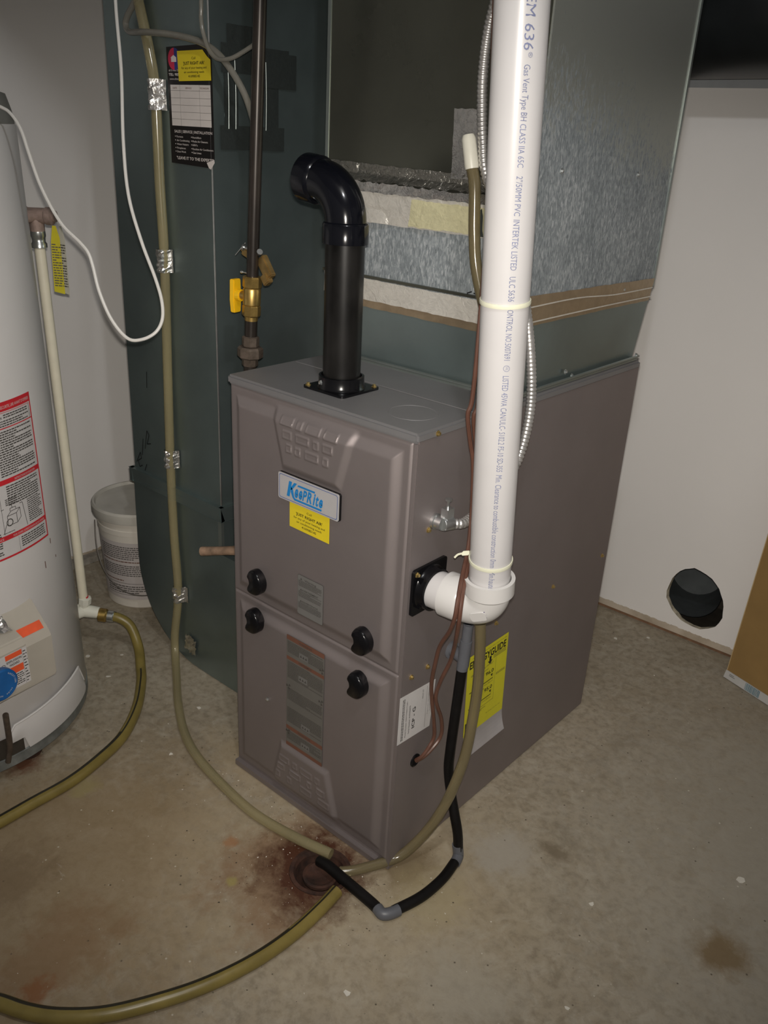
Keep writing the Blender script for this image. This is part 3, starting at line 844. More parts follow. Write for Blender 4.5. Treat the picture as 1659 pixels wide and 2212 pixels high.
# coil case and upper sheets
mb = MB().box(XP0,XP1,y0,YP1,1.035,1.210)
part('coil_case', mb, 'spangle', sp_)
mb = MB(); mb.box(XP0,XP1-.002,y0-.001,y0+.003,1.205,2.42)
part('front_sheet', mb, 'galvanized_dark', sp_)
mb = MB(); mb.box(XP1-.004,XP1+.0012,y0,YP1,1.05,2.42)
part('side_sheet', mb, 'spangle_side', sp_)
mb = MB(); mb.box(XP0,XP0+.004,y0+.003,YP1,1.205,2.42); mb.box(XP0,XP1-.004,YP1-.004,YP1,1.205,2.42)
part('rear_sheet', mb, 'galvanized', sp_)
mb = MB().box(XP0-.0035,XP0+.004,y0-.0025,y0+.004,1.20,2.42); part('corner_seam', mb, 'galvanized_pale', sp_)
mb = MB().box(XP1-.001,XP1+.0035,YP1-.004,YP1+.003,1.04,2.42); part('corner_seam', mb, 'galvanized_pale', sp_)
for y, z in ((.345,1.262),(.625,1.257),(.640,1.045)): screw(sp_, (XP1+.0012,y,z), (1,0,0), 'z')
# tape: a crumpled strip over a quad
def strip(name, P, m, parent, nu=24, nv=5, amp=.0016, seed=1, lift=.0012, label=None, bulge=0.):
    rd = random.Random(seed); P = [Vector(q) for q in P]
    nrm = (P[1]-P[0]).cross(P[3]-P[0]).normalized()
    mb = MB(); vs = []
    for j in range(nv+1):
        for i in range(nu+1):
            u, v = i/nu, j/nv
            q = P[0]*(1-u)*(1-v)+P[1]*u*(1-v)+P[2]*u*v+P[3]*(1-u)*v
            q = q+nrm*(lift+rd.uniform(0,amp)+bulge*math.sin(PI*v))
            if j in (0, nv): q = q+(P[3]-P[0]).normalized()*rd.uniform(-amp,amp)*.6
            vs.append(q)
    mb.add(vs, [(j*(nu+1)+i, j*(nu+1)+i+1, (j+1)*(nu+1)+i+1, (j+1)*(nu+1)+i) for j in range(nv) for i in range(nu)])
    return part(name, mb, m, parent, True, 0, label, 80)
YF_ = y0-.001
XA = XP0+.004
strip('foil_tape', [(XA,YF_,1.010),(-.016,YF_-.001,1.008),(-.016,YF_,1.047),(XA,YF_,1.050)], 'foil_tape', sp_, 36, 4, .0012, 2, .003, 'bright foil tape along the lower seam')
strip('foil_tape', [(XA,YF_,.996),(-.016,YF_,.994),(-.016,YF_,1.013),(XA,YF_,1.015)], 'foil_tape_warm_refl', sp_, 36, 3, .0010, 5, .0016)
mb = MB().box(XP0,XP1,y0-.006,y0+.001,1.050,1.055); part('seam_lip', mb, 'galvanized_dark', sp_)
# slanting foil-covered ledge above the coil case
strip('foil_tape', [(XA,YF_-.001,1.151),(-.020,YF_-.001,1.151),(-.020,YF_-.010,1.205),(XA,YF_-.010,1.205)], 'foil_tape', sp_, 40, 6, .0016, 8, .001, 'wide pale foil tape band')
strip('foil_tape', [(-.260,YF_-.004,1.154),(-.030,YF_-.004,1.156),(-.030,YF_-.010,1.200),(-.250,YF_-.010,1.200)], 'foil_tape_yellow', sp_, 26, 6, .0022, 9, .0028)
strip('foil_tape', [(XA,YF_-.011,1.205),(-.015,YF_-.011,1.204),(-.015,YF_-.012,1.218),(XA,YF_-.012,1.222)], 'foil', sp_, 60, 4, .0034, 11, .001)
strip('foil_tape', [(XA,YF_-.013,1.222),(-.015,YF_-.013,1.218),(-.015,YF_-.002,1.229),(XA,YF_-.002,1.234)], 'foil_dim', sp_, 60, 4, .0036, 12, .001)
strip('foil_tape', [(XA-.002,YF_-.001,1.233),(-.018,YF_-.001,1.228),(-.018,YF_-.001,1.244),(XA-.002,YF_-.001,1.254)], 'foil_dim', sp_, 60, 3, .0018, 14, .001)
strip('foil_tape', [(-.176,YF_-.001,1.240),(-.120,YF_-.001,1.240),(-.120,YF_-.001,1.347),(-.180,YF_-.001,1.347)], 'foil', sp_, 8, 12, .0014, 15, .0014)
strip('foil_tape', [(-.120,YF_-.012,1.153),(-.090,YF_-.012,1.153),(-.095,YF_-.013,1.198),(-.112,YF_-.013,1.198)], 'dark_tape', sp_, 8, 8, .0030, 16, .004)
XS_ = XP1+.001
strip('side_tape', [(XS_,.262,1.014),(XS_+.000,.764,1.012),(XS_+.001,.772,1.057),(XS_+.001,.262,1.066)], 'foil_tape_warm_refl', sp_, 26, 4, .0009, 17, .0016, 'foil tape along the side seam, warm reflection in its colour')
for za, zb in ((1.046,1.038),(1.020,1.020)):
    part('tape_fold', MB().tube([(XS_+.0035,.262,za),(XS_+.0035,.45,za+.001),(XS_+.0035,.60,zb+.001),(XS_+.0035,.768,zb)], .0013, 6, 4), 'foil_tape', sp_, True)
# bulge of trapped air in the pale tape
mb = MB(); vs = []
for j in range(9):
    for i in range(17):
        a = PI*i/16; r = j/8
        vs.append((-.345+.036*r*math.cos(a), YF_-.004-.0045*math.sqrt(max(0,1-r*r)), 1.152+.036*r*math.sin(a)))
mb.add(vs, [(j*17+i, j*17+i+1, (j+1)*17+i+1, (j+1)*17+i) for j in range(8) for i in range(16)])
part('tape_bubble', mb, 'foil_tape', sp_, True, 0, None, 80)
# marker strokes on the case
mb = MB(); fr = FRONT(y0-.0005)
for u0_, v0_, u1_, v1_ in ((-.114,1.078,-.094,1.074),(-.102,1.088,-.096,1.076),(-.092,1.072,-.080,1.070),(-.098,1.064,-.096,1.059),(-.124,1.056,-.114,1.060),(-.110,1.058,-.096,1.055)):
    dx, dz = u1_-u0_, v1_-v0_; l_ = math.hypot(dx,dz); nx_, nz_ = -dz/l_*.0011, dx/l_*.0011
    poly(mb, fr, [(u0_-nx_,v0_-nz_),(u1_-nx_,v1_-nz_),(u1_+nx_,v1_+nz_),(u0_+nx_,v0_+nz_)], 0, .0012)
part('marker_strokes', mb, 'marker', sp_)

# ------------------------------------------------------------------ return duct on the left
rd_ = thing('return_duct', 'tall galvanized return air duct with curved boot, left of furnace', 'duct', (-.86,.45,0))
DX0, DX1, DY0, DY1 = -1.030, -.688, .165, .80
mb = MB().box(DX0,DX1,DY0,DY1,.470,2.42)
part('riser', mb, 'galvanized', rd_, False, .0012)
mb = MB().tube([(DX1+.0006,DY0-.0006,.50),(DX1+.0006,DY0-.0006,2.42)], .0021, 8, smooth=False); part('corner_seam', mb, 'zinc', rd_, True)  # bright bead put on the corner to stand for its flash glint
mb = MB()
prof = [(-1.036,.470)]
for k in range(15):
    a = PI-(PI/2)*k/14
    prof.append((-.800+.240*math.cos(a), .245-.243*math.sin(a) if k else .26))
prof += [(-.4450,.002),(-.4450,.372),(-.690,.372),(-.690,.470)]
fr = FRONT(DY0); n = len(prof)
mb.add([(x,DY0-.001,z) for x,z in prof]+[(x,DY1-.1,z) for x,z in prof], [tuple(range(n)), tuple(range(2*n-1,n-1,-1))]+[(n+i,n+(i+1)%n,(i+1)%n,i) for i in range(n)])
bo = part('boot', mb, 'galvanized', rd_, False)
mb = MB()
mb.box(DX0-.012,DX1+.010,DY0-.010,DY0+.002,.462,.497); mb.box(DX1-.002,DX1+.010,DY0-.010,DY1-.1,.462,.497); mb.box(DX0-.012,DX0+.002,DY0-.010,DY1-.1,.462,.497)
part('collar', mb, 'galvanized', rd_, False, .0012)
part('boot_seam', MB().box(-.698,-.686,DY0-.004,DY0+.004,.372,.465), 'galvanized_pale', rd_)
screw(rd_, (DX1+.010,.22,.478), (1,0,0), 'z')
# taped patch over an old opening, on the right face
XR_ = DX1+.001
def patch(a, b, c, d, seed, m='dark_tape', lift=.001): 
    return strip('patch_tape', [(XR_,a,c),(XR_,b,c),(XR_,b,d),(XR_,a,d)], m, rd_, 10, 8, .0007, seed, lift)
mb = MB().box(DX1,DX1+.0015,.198,.345,1.285,1.435); part('cover_plate', mb, 'galvanized', rd_)
patch(.190,.365,1.395,1.445,21,lift=.0026); patch(.205,.275,1.440,1.478,22,lift=.002); patch(.292,.385,1.375,1.438,23,lift=.0036)
patch(.196,.232,1.290,1.410,24); patch(.300,.338,1.285,1.405,25); patch(.184,.352,1.258,1.302,26,lift=.0032)
for (a,b_) in ((1.420,1.296),):
    for y in (.2045,.2220,.3010):
        part('tape_fold', MB().tube([(XR_+.0042,y,a),(XR_+.0046,y+.001,(a+b_)/2),(XR_+.0042,y,b_)], .0006, 5, 3), 'galvanized_pale', rd_)
# service sticker
mb = MB()
U0, U1, V0, V1 = -.8180, -.6790, 1.2250, 1.4400
tilt_ = Vector((1,0,.010)); 
frs = frame((-.8180,DY0-.0022,1.4370), (1,0,.0), (-.010,0,1), (0,-1,0))       # u right, v up from the top left corner
SW, SH = .1390, .2120
S = lambda x, y: ((x-160)/770*SW, -(y-100)/2020*SH)
body = [S(165,2105),S(835,2140),S(930,1990),S(935,70),S(165,110)]
mb.prism(body, frs, 0, .0004)
poly(mb, frs, [S(835,2140),S(870,2160),S(935,2040),S(930,1985),S(800,2050)], 1, .0012)
rect(mb, frs, *[S(210,0)[0],S(900,0)[0],S(0,1440)[1],S(0,740)[1]], 1, .0006)
for x in (375,712): rect(mb, frs, S(x,0)[0], S(x,0)[0]+.0005, S(0,1440)[1], S(0,740)[1], 3, .0008)
for y in (840,965,1085,1205,1325): rect(mb, frs, S(210,0)[0], S(900,0)[0], S(0,y)[1], S(0,y)[1]+.0005, 3, .0008)
for tx, x, w_ in (('DATE',255,70),('SERVICE',475,105),('TECHNICIAN',725,150)): text(mb, frs, tx, *S(x,808), .0030, w_/770*SW, 4, .0009, .01)
def st(tx, x, y, x2, hh, mi=1, bold=.005): text(mb, frs, tx, *S(x,y), hh/2020*SH, (x2-x)/770*SW, mi, .0007, bold)
st('SALES | SERVICE | INSTALLATION', 245, 1560, 905, 46, 1, .015)
for y, a, xa, b, xb in ((1645,'Furnace',395,'Humidifiers',715),(1712,'Air Conditioning',508,'Media Air Cleaners',825),(1778,'Water Heaters',490,"HRV's",648),(1845,'Fireplaces',435,'Ductless Air Conditioners',915),(1910,'Duct Work',438,'Gas Lines',708)):
    st(a, 280, y, xa, 34); st(b, 560, y, xb, 34)
    for x in (250, 538): rect(mb, frs, S(x,0)[0], S(x+14,0)[0], S(0,y-12)[1], S(0,y-26)[1], 1, .0007)
st('"LEAVE IT TO THE EXPERTS"', 265, 2030, 915, 52, 1, .015)
st('#13-905 Di', 195, 515, 372, 34); st('TEL: 905', 190, 590, 375, 44, 1, .02); st('www.climat', 205, 658, 375, 34)
cx, cy = S(300,310); 
def arc(a0, a1, r0, r1, mi):
    P = []
    for k in range(13): P.append((cx+r0*math.cos(a0+(a1-a0)*k/12), cy+r0*math.sin(a0+(a1-a0)*k/12)))
    Q = [(cx+(x-cx)*r1/r0, cy+(y-cy)*r1/r0) for x, y in P]
    mb.add([frs(u,v,.0008) for u,v in P+Q], [(i,i+1,14+i,13+i) for i in range(12)], mi)
arc(PI*.5, PI*1.5, .0195, .004, 5); arc(-PI*.5, PI*.5, .0195, .004, 6)
hx = lambda x, y: S(x, y)
poly(mb, frs, [hx(250,360),hx(340,360),hx(340,290),hx(345,290),hx(292,245),hx(240,290),hx(250,290)], 1, .0012)
stk = part('service_sticker', mb, ['sticker_black','sticker_white','sticker_yellow','ink_grey','label_rust','logo_red','logo_navy'], rd_, label='black service sticker with white table and lettering')
mb = MB()
mb.prism([S(362,182),S(375,680),S(922,665),S(920,330),S(870,280),S(795,168)][::1], frs, .0014, .0018)
fy = frame(frs(*S(645,672),.0018), (1,0,.015), (-.010,0,1), (0,-1,0))
service_lines(mb, fy, 0, -.0005, .98, 1)
part('phone_sticker', mb, ['sticker_yellow','ink'], stk, label='yellow sticker with black lettering')
# marker scribbles on the lower riser
mb = MB(); fr = FRONT(DY0-.0008)
def stroke(mb, fr, pts, w=.0012):
    for (a,b),(c,d_) in zip(pts, pts[1:]):
        l_ = math.hypot(c-a,d_-b) or 1; nx_, nz_ = -(d_-b)/l_*w, (c-a)/l_*w
        poly(mb, fr, [(a-nx_,b-nz_),(c-nx_,d_-nz_),(c+nx_,d_+nz_),(a+nx_,b+nz_)], 0, .0006)
for P in ([(-1.018,.515),(-1.000,.545),(-.996,.530),(-1.012,.520),(-1.006,.505),(-.994,.512)],[(-.985,.500),(-.975,.520)],[(-.992,.540),(-.984,.585)],[(-.978,.560),(-.966,.610),(-.958,.600),(-.968,.575),(-.952,.580)],[(-.955,.720),(-.952,.760)]):
    mb = MB(); stroke(mb, fr, P); part('marker_stroke', mb, 'marker', rd_)
# foil straps that hold the clear tube to the duct
for i, (x, z, hz, hw) in enumerate(((-.846,1.351,.028,.020),(-.847,1.028,.024,.017),(-.858,.571,.022,.018),(-.854,.206,.022,.022))):
    rr = random.Random(40+i); mb = MB(); vs = []
    prof_ = [(-hw-.002,.0012),(-.016,.0016),(-.0125,.010),(-.0095,.020),(-.004,.0245),(.003,.0245),(.0090,.021),(.0125,.011),(.016,.0018),(hw,.0014),(hw+.003,.0012)]
    for j in range(11):
        for (a, d_) in prof_:
            k_ = 1+rr.uniform(-.10,.10)
            vs.append((x+a+rr.uniform(-.0008,.0008), DY0-.0015-max(.001,d_*k_+(rr.uniform(.0004,.0016) if d_ > .009 else 0)), z-hz+2*hz*j/10+rr.uniform(-.0008,.0008)))
    m_ = len(prof_)
    mb.add(vs, [(j*m_+a, j*m_+a+1, (j+1)*m_+a+1, (j+1)*m_+a) for j in range(10) for a in range(m_-1)], 0)
    part('foil_strap', mb, 'foil', rd_, False)
strip('foil_scrap', [(-.850,DY0-.001,.045),(-.805,DY0-.001,.035),(-.800,DY0-.001,.085),(-.838,DY0-.001,.092)], 'foil', rd_, 8, 8, .006, 50, .002)

# ------------------------------------------------------------------ black gas pipe
gp = thing('gas_pipe', 'thin black iron gas pipe with brass valve running down to furnace', 'pipe', (-.541,.130,.80))
GA, GB = Vector((-.5415,.130,.870)), Vector((-.5046,.130,1.4984)); GU = (GB-GA).normalized()
g = lambda z: GA+GU*((z-.870)/GU.z)
part('pipe', MB().tube([g(1.034), g(2.40)], .0116, 20, smooth=False), 'iron_black', gp, True)
mb = MB().lathe([(.0135,1.034-1.034),(.0170,.002),(.0170,.0)], g(1.030), GU, 8)
hexp = lambda z0, z1, r: MB().lathe([(r*.93,0),(r,.003),(r,(z1-z0)-.003),(r*.93,z1-z0)], g(z0), GU, 8)
mb = MB()
for z0, z1, r, s_ in ((1.018,1.040,.0185,8),(.9635,.9855,.0180,8)):
    mb.lathe([(r*.90,0),(r,.0025),(r,(z1-z0)-.0025),(r*.90,z1-z0)], g(z0), GU, s_)
mb.lathe([(.0155,0),(.0172,.002),(.0172,.030),(.0158,.033)], g(.985), GU, 24)
mb.lathe([(.0130,0),(.0130,.010)], g(.9550), GU, 20)
mb.lathe([(.0085,.010),(.0085,.030),(.0065,.032)], g(1.001), (-1,-.18,0), 16)
vb = part('valve_body', mb, 'brass', gp, True, 0, 'brass ball valve', 30)
hc = g(1.000)+Vector((-.040,-.007,0)); hx_ = Vector((-1,-.18,0)).normalized(); hy_ = Vector((.18,-1,0)).normalized()
mb = MB(); fr = frame(hc, hy_, (0,0,1), hx_)
mb.prism([(-.0105,.030),(-.0120,-.010),(-.0095,-.034),(.0095,-.034),(.0120,-.010),(.0105,.030)][::-1], fr, -.005, .006)
mb.lathe([(.0115,0),(.0115,.012)], hc-hx_*.016, hx_, 16)
part('handle', mb, 'yellow_handle', gp, False, .0015, 'yellow valve handle')
part('nipple', MB().tube([g(.917), g(.958)], .0125, 20, smooth=False), 'iron_black', gp, True)
mb = MB()
mb.lathe([(.0135,0),(.0170,.003),(.0170,.020),(.0140,.022)], g(.9020), GU, 8)
mb.lathe([(.0225,0),(.0255,.003),(.0255,.019),(.0215,.023)], g(.8800), GU, 8)
mb.lathe([(.0150,0),(.0160,.002),(.0160,.018)], g(.8640), GU, 8)
part('union', mb, 'iron_union', gp, True, 0, 'dull brown pipe union', 30)
part('lower_nipple', MB().tube([g(.866), Vector((-.541,.130,.62)), ], .0125, 20, smooth=False), 'iron_black', gp, True)
part('elbow', MB().tube([(-.541,.130,.63),(-.540,.130,.600),(-.525,.130,.585),(-.448,.130,.585)], .0140, 16, 5), 'iron_union', gp, True)
mb = MB()           # brass bonding clamp
c_ = g(1.070)
mb.obox(c_+Vector((-.024,.012,.008)), Vector((.95,0,-.30)), (0,1,0), Vector((.30,0,.95)), .016, .007, .0075)
mb.obox(c_+Vector((-.040,.012,.014)), Vector((.95,0,-.30)), (0,1,0), Vector((.30,0,.95)), .007, .004, .0045)
mb.obox(c_+Vector((.024,.012,-.012)), Vector((.60,0,-.80)), (0,1,0), Vector((.80,0,.60)), .022, .007, .0115)
mb.obox(c_+Vector((.030,.008,-.032)), Vector((.60,0,-.80)), (0,1,0), Vector((.80,0,.60)), .010, .007, .009)
cl = part('ground_clamp', mb, 'brass_dull', gp, False, .002, 'small brass ground clamp')
for q0, q1, rr_ in ((c_+Vector((-.016,.004,.019)), c_+Vector((-.028,.0,.021)), .0050),(c_+Vector((.012,.004,.012)), c_+Vector((.020,.0,.018)), .0045),(c_+Vector((-.012,.0,-.026)), c_+Vector((-.030,-.004,-.025)), .0024)):
    dr = (q1-q0).normalized(); ln = (q1-q0).length
    part('clamp_screw', MB().lathe([(rr_*.6,0),(rr_*.6,ln*.75),(rr_*1.3,ln*.76),(rr_*1.3,ln),(0,ln)], q0, dr, 10), 'zinc', cl, True)
part('clamp_pin', MB().tube([c_+Vector((-.058,.006,.002)), c_+Vector((-.032,.010,.028))], .0010, 6, smooth=False), 'zinc', cl)

# rusted stub of pipe by the boot
mb = MB()
mb.lathe([(.0105,0),(.0110,.003),(.0100,.05),(.0112,.10),(.0108,.15),(.0115,.20)], (-.690,.105,.402), Vector((.86,.40,.20)), 16, close_ends=False)
mb.lathe([(.0080,.0),(.0078,.20)], (-.690,.105,.402), Vector((.86,.40,.20)), 16, close_ends=False)
solo('pipe_stub', mb, 'copper_rust', 'short rusty open-ended pipe stub between duct boot and furnace', 'pipe', smooth=True)

# ------------------------------------------------------------------ cables and tubes round the furnace
ac = thing('armored_cable', 'shiny spiral metal-clad cable looping behind white vent pipe', 'cable', (.03,.08,.72))
bx = [(-.060,.258,2.44),(-.066,.258,2.00),(-.080,.258,1.70),(-.092,.255,1.58),(-.108,.252,1.500),(-.116,.250,1.455),(-.119,.250,1.400),(-.114,.249,1.345),(-.105,.246,1.300),(-.092,.244,1.252),(-.052,.243,1.185),(-.012,.246,1.110),(.012,.250,1.040),(.030,.253,.955),(.038,.252,.890),(.040,.240,.830),(.038,.222,.788),(.032,.190,.752),(.030,.150,.732),(.030,.110,.722),(.032,.088,.722),(.024,.072,.724)]
part('armor', MB().tube(bx, .0076, 10, 34, rf=lambda L: .94+.22*abs(math.sin(PI*L/.0068))), 'armor', ac, True, 0, None, 70)
mb = MB()
mb.lathe([(.0140,0),(.0140,.005),(.0115,.006),(.0115,.018)], (0,.0560,.7260), (1,0,0), 16)
mb.lathe([(.0105,-.010),(.0115,-.008),(.0115,.010),(.0095,.012)], (.020,.064,.7250), Vector((.25,.9,-.05)), 16)
mb.obox((.018,.0655,.7400), (1,0,0),(0,1,0),(0,0,1), .0070,.0085,.012)
mb.lathe([(.0026,0),(.0026,.016),(.0062,.016),(.0062,.0195),(0,.0205)], (.018,.0655,.7490), (0,0,1), 12)
part('connector', mb, 'zinc', ac, True, .0, 'bright clamp connector with screw', 35)

wires = [[(.020,.050,2.44),(.018,.050,2.05),(.020,.050,1.70),(.030,.055,1.45),(.040,.066,1.250),(.052,.056,1.047),(.050,.058,.945),(.046,.056,.918),(.047,.069,.870),(.051,.076,.836),(.053,.082,.760),(.0620,.0700,.700),(.0745,.0450,.6750),(.0880,.0190,.6590),(.0990,-.0010,.6380),(.1005,-.0070,.6110),(.0860,.0030,.5750),(.0620,.0150,.5320),(.0500,.0230,.4900),(.038,.034,.440),(.031,.048,.395),(.027,.066,.335),(.023,.078,.290),(.020,.068,.268),(.014,.058,.250),(.002,.0555,.2355)],
         [(.026,.058,2.44),(.024,.058,2.05),(.026,.058,1.70),(.036,.062,1.45),(.046,.072,1.250),(.058,.064,1.044),(.056,.066,.940),(.052,.064,.914),(.053,.076,.866),(.056,.083,.832),(.058,.086,.758),(.0660,.0735,.698),(.0785,.0490,.6720),(.0920,.0230,.6550),(.1035,.0030,.6330),(.1060,-.0020,.6060),(.0960,.0100,.5680),(.0780,.0330,.5250),(.0620,.0480,.4840),(.044,.052,.435),(.034,.056,.390),(.031,.084,.330),(.027,.094,.285),(.022,.076,.262),(.014,.062,.246),(.002,.0565,.2325)]]
for i, wp in enumerate(wires):
    solo('control_wire', MB().tube(wp, .0036, 8, 6), 'wire_brown', ('brown control wire strapped to the white vent pipe, outer of the pair', 'brown control wire strapped to the white vent pipe, inner of the pair')[i], 'wire', 'brown control wires', True)

ct = thing('condensate_tube', 'amber vinyl tube hanging behind vent pipe down to floor drain', 'tube', (0,.05,0))
cp = [(-.124,.236,1.298),(-.115,.236,1.262),(-.106,.236,1.232),(-.097,.234,1.160),(-.085,.234,1.100),(-.050,.232,1.020),(-.002,.222,.945),(.030,.205,.880),(.038,.186,.780),(.046,.168,.660),(.055,.140,.560),(.060,.135,.522),(.063,.138,.474),(.065,.141,.393),(.065,.136,.313),(.065,.125,.244),(.063,.104,.190),(.056,.086,.141),(.038,.070,.085),(.020,.050,.045),(.004,.025,.020),(-.0162,-.0094,.0125),(-.0391,-.0505,.0105),(-.060,-.075,.009)]
part('tube', MB().tube(cp, .0100, 14, 6), 'vinyl_amber', ct, True)
part('end_cap', MB().lathe([(.0112,0),(.0118,.004),(.0116,.046),(.0090,.052),(0,.054)], (-.1140,.236,1.258), (-.25,0,.97), 16), 'silicone_white', ct, True, 0, 'milky end cap')

dh = thing('drain_hose', 'black rubber drain hose with grey elbows from furnace side to drain', 'hose', (.04,.12,0))
T0 = Vector((.036,.124,.438))
mb = MB()
mb.lathe([(.0112,0),(.0112,.052),(.0088,.053)], (.0375,.1275,.4290), Vector((.02,.02,1)), 16)
mb.lathe([(.0095,.052),(.0095,.086),(.0072,.086),(.007,.075),(0,.074)], (.0375,.1275,.4290), Vector((.02,.02,1)), 16, close_ends=False)
mb.lathe([(.0175,0),(.0175,.006),(.0120,.008),(.0120,.040)], (.0,.1400,.4400), Vector((.95,-.26,.05)), 16)
mb.lathe([(.0106,-.010),(.0106,.002)], (.0370,.127,.4300), Vector((.02,.02,1)), 16)
part('tee', mb, 'grey_fitting', dh, True, 0, 'grey plastic tee', 35)
part('hose', MB().tube([(.037,.1265,.424),(.0340,.1260,.342),(.0340,.1200,.2400),(.0360,.1180,.195),(.0460,.1180,.1480),(.0620,.1130,.110),(.0750,.1120,.070),(.0800,.1135,.028)], .0098, 14, 6), 'rubber_black', dh, True)
part('elbow', MB().tube([(.0775,.1125,.040),(.0810,.1140,.016),(.0850,.1050,.0125),(.0880,.094,.012)], .0108, 14, 4), 'grey_fitting', dh, True, 0, 'grey plastic elbow')
part('hose', MB().tube([(.0865,.096,.012),(.0935,.0536,.012),(.0940,.012,.012),(.0893,-.0254,.012),(.0751,-.0748,.012)], .0100, 14, 6), 'rubber_black', dh, True)
part('elbow', MB().tube([(.0800,-.066,.012),(.0735,-.0840,.012),(.0640,-.0935,.012),(.0500,-.0905,.012)], .0110, 14, 4), 'grey_fitting', dh, True, 0, 'grey plastic elbow')
part('hose', MB().tube([(.0560,-.0920,.012),(.0309,-.0886,.012),(-.0429,-.0851,.013),(-.085,-.082,.012),(-.1104,-.0794,.004)], .0105, 14, 6), 'rubber_black', dh, True)

lt = [(-.885,.153,2.44),(-.890,.153,2.05),(-.890,.153,1.70),(-.888,.153,1.533),(-.882,.153,1.501),(-.860,.153,1.429),(-.847,.153,1.355),(-.847,.153,1.181),(-.844,.153,1.031),(-.853,.153,.786),(-.856,.150,.578),(-.857,.150,.377),(-.852,.150,.213),(-.872,.148,.085),(-.862,.138,.030),(-.800,.095,.0125),(-.7004,.0267,.012),(-.600,-.030,.012),(-.5036,-.0634,.012),(-.3679,-.084,.012),(-.2756,-.088,.012),(-.1802,-.0747,.0115),(-.1011,-.0569,.012)]
solo('humidifier_tube', MB().tube(lt, .0105, 14, 7), 'vinyl_yellow', 'pale yellow vinyl tube taped with foil down the return duct to the drain', 'tube', smooth=True)
tt = [(-.850,.148,2.44),(-.852,.148,2.0),(-.860,.150,1.66),(-.870,.150,1.56),(-.890,.150,1.520),(-.923,.150,1.490),(-.930,.150,1.474),(-.910,.146,1.462),(-.841,.132,1.459),(-.767,.140,1.454),(-.698,.150,1.442),(-.645,.150,1.422),(-.607,.152,1.392),(-.582,.158,1.358),(-.562,.158,1.324),(-.5400,.152,1.282),(-.5420,.150,1.235),(-.546,.150,1.170),(-.548,.150,1.120)]
solo('feed_tube', MB().tube(tt, .0062, 12, 6), 'vinyl_clear', 'cloudy plastic tube curling across the top of the service sticker', 'tube', smooth=True)
th = [(-.670,.140,2.44),(-.672,.140,2.05),(-.674,.140,1.70),(-.675,.140,1.515),(-.677,.140,1.478),(-.671,.140,1.452),(-.656,.140,1.426),(-.634,.142,1.412),(-.601,.145,1.413),(-.569,.150,1.425),(-.544,.152,1.436),(-.524,.150,1.446)]
solo('sensor_tube', MB().tube(th, .0040, 10, 6), 'vinyl_clear', 'thin clear plastic tube hanging by the corner of the return duct', 'tube', smooth=True)
wc = [(-.735,.015,2.44),(-.738,.015,2.05),(-.735,.010,1.75),(-.730,.005,1.60),(-.705,-.019,1.488),(-.662,-.045,1.380),(-.624,-.075,1.272),(-.589,-.095,1.186),(-.549,-.102,1.115),(-.512,-.104,1.059),(-.492,-.107,1.023),(-.482,-.115,.994),(-.484,-.129,.973),(-.498,-.148,.961),(-.517,-.163,.962),(-.547,-.172,.990),(-.576,-.173,1.032),(-.598,-.168,1.071),(-.611,-.167,1.092),(-.627,-.172,1.108),(-.662,-.184,1.137),(-.704,-.189,1.189),(-.738,-.187,1.242),(-.760,-.185,1.278),(-.780,-.189,1.301),(-.799,-.198,1.312),(-.850,-.230,1.332)]
solo('white_cable', MB().tube(wc, .0029, 8, 6), 'cable_white', 'thin white cable hanging in a loop above the water heater', 'cable', smooth=True)

# ------------------------------------------------------------------ water heater
WC, WR = Vector((-1.0509,-.3576)), .3039
wh = thing('water_heater', 'big white enamelled cylindrical water heater with red-framed instruction label', 'water heater', (WC.x,WC.y,0))
def CYL(r0=WR):
    return lambda a, b, c=0.: (WC.x+(r0+c)*math.cos(a/WR), WC.y+(r0+c)*math.sin(a/WR), b)    # u = arc length
part('jacket', MB().lathe([(WR-.004,.050),(WR,.056),(WR,1.276),(WR-.003,1.280)], (WC.x,WC.y,0), seg=96), 'heater_enamel', wh, True)
part('top_cap', MB().lathe([(WR-.002,1.280),(WR-.004,1.300),(WR-.012,1.330),(WR-.06,1.345),(.05,1.352),(0,1.352)], (WC.x,WC.y,0), seg=96), 'heater_cap', wh, True)
part('flue_collar', MB().lathe([(.085,1.350),(.085,1.375),(.052,1.44),(.052,2.40)], (WC.x,WC.y,0), seg=32), 'galvanized_dark', wh, True)
part('base_ring', MB().lathe([(WR-.010,.028),(WR+.0015,.028),(WR+.0015,.052),(WR-.003,.055)], (WC.x,WC.y,0), seg=96), 'zinc_ring', wh, True)
for a in (12, 132, 252):
    part('foot', MB().lathe([(.030,0),(.032,.010),(.026,.029)], (WC.x+.255*math.cos(math.radians(a)), WC.y+.255*math.sin(math.radians(a)), 0), seg=16), 'rust', wh, True)
# cover over the burner opening
fr = CYL(); D2 = lambda deg: math.radians(deg)*WR
mb = MB(); cols = 30; vs = []
for i in range(cols+1):
    t_ = i/cols; a = D2(-1.5+47*t_)
    ztop = .128+.018*t_ if t_ > .06 else .105+.4*t_
    zbot = .056 if t_ > .14 else .088
    ztop = ztop if t_ < .90 else ztop-(t_-.90)*.55
    for j in range(5): vs.append(fr(a, zbot+(ztop-zbot)*j/4, .006+.003*math.sin(PI*j/4)))
mb.add(vs, [(i*5+j, (i+1)*5+j, (i+1)*5+j+1, i*5+j+1) for i in range(cols) for j in range(4)])
rim_ = [fr(D2(-1.5+47*i/cols), (.128+.018*i/cols if i/cols > .06 else .105+.4*i/cols)-((i/cols-.90)*.55 if i/cols >= .90 else 0), .006) for i in range(cols+1)]
mb.tube(rim_, .0022, 6, smooth=False)
part('burner_cover', mb, 'heater_enamel', wh, True, 0, 'curved white cover plate over burner opening', 50)
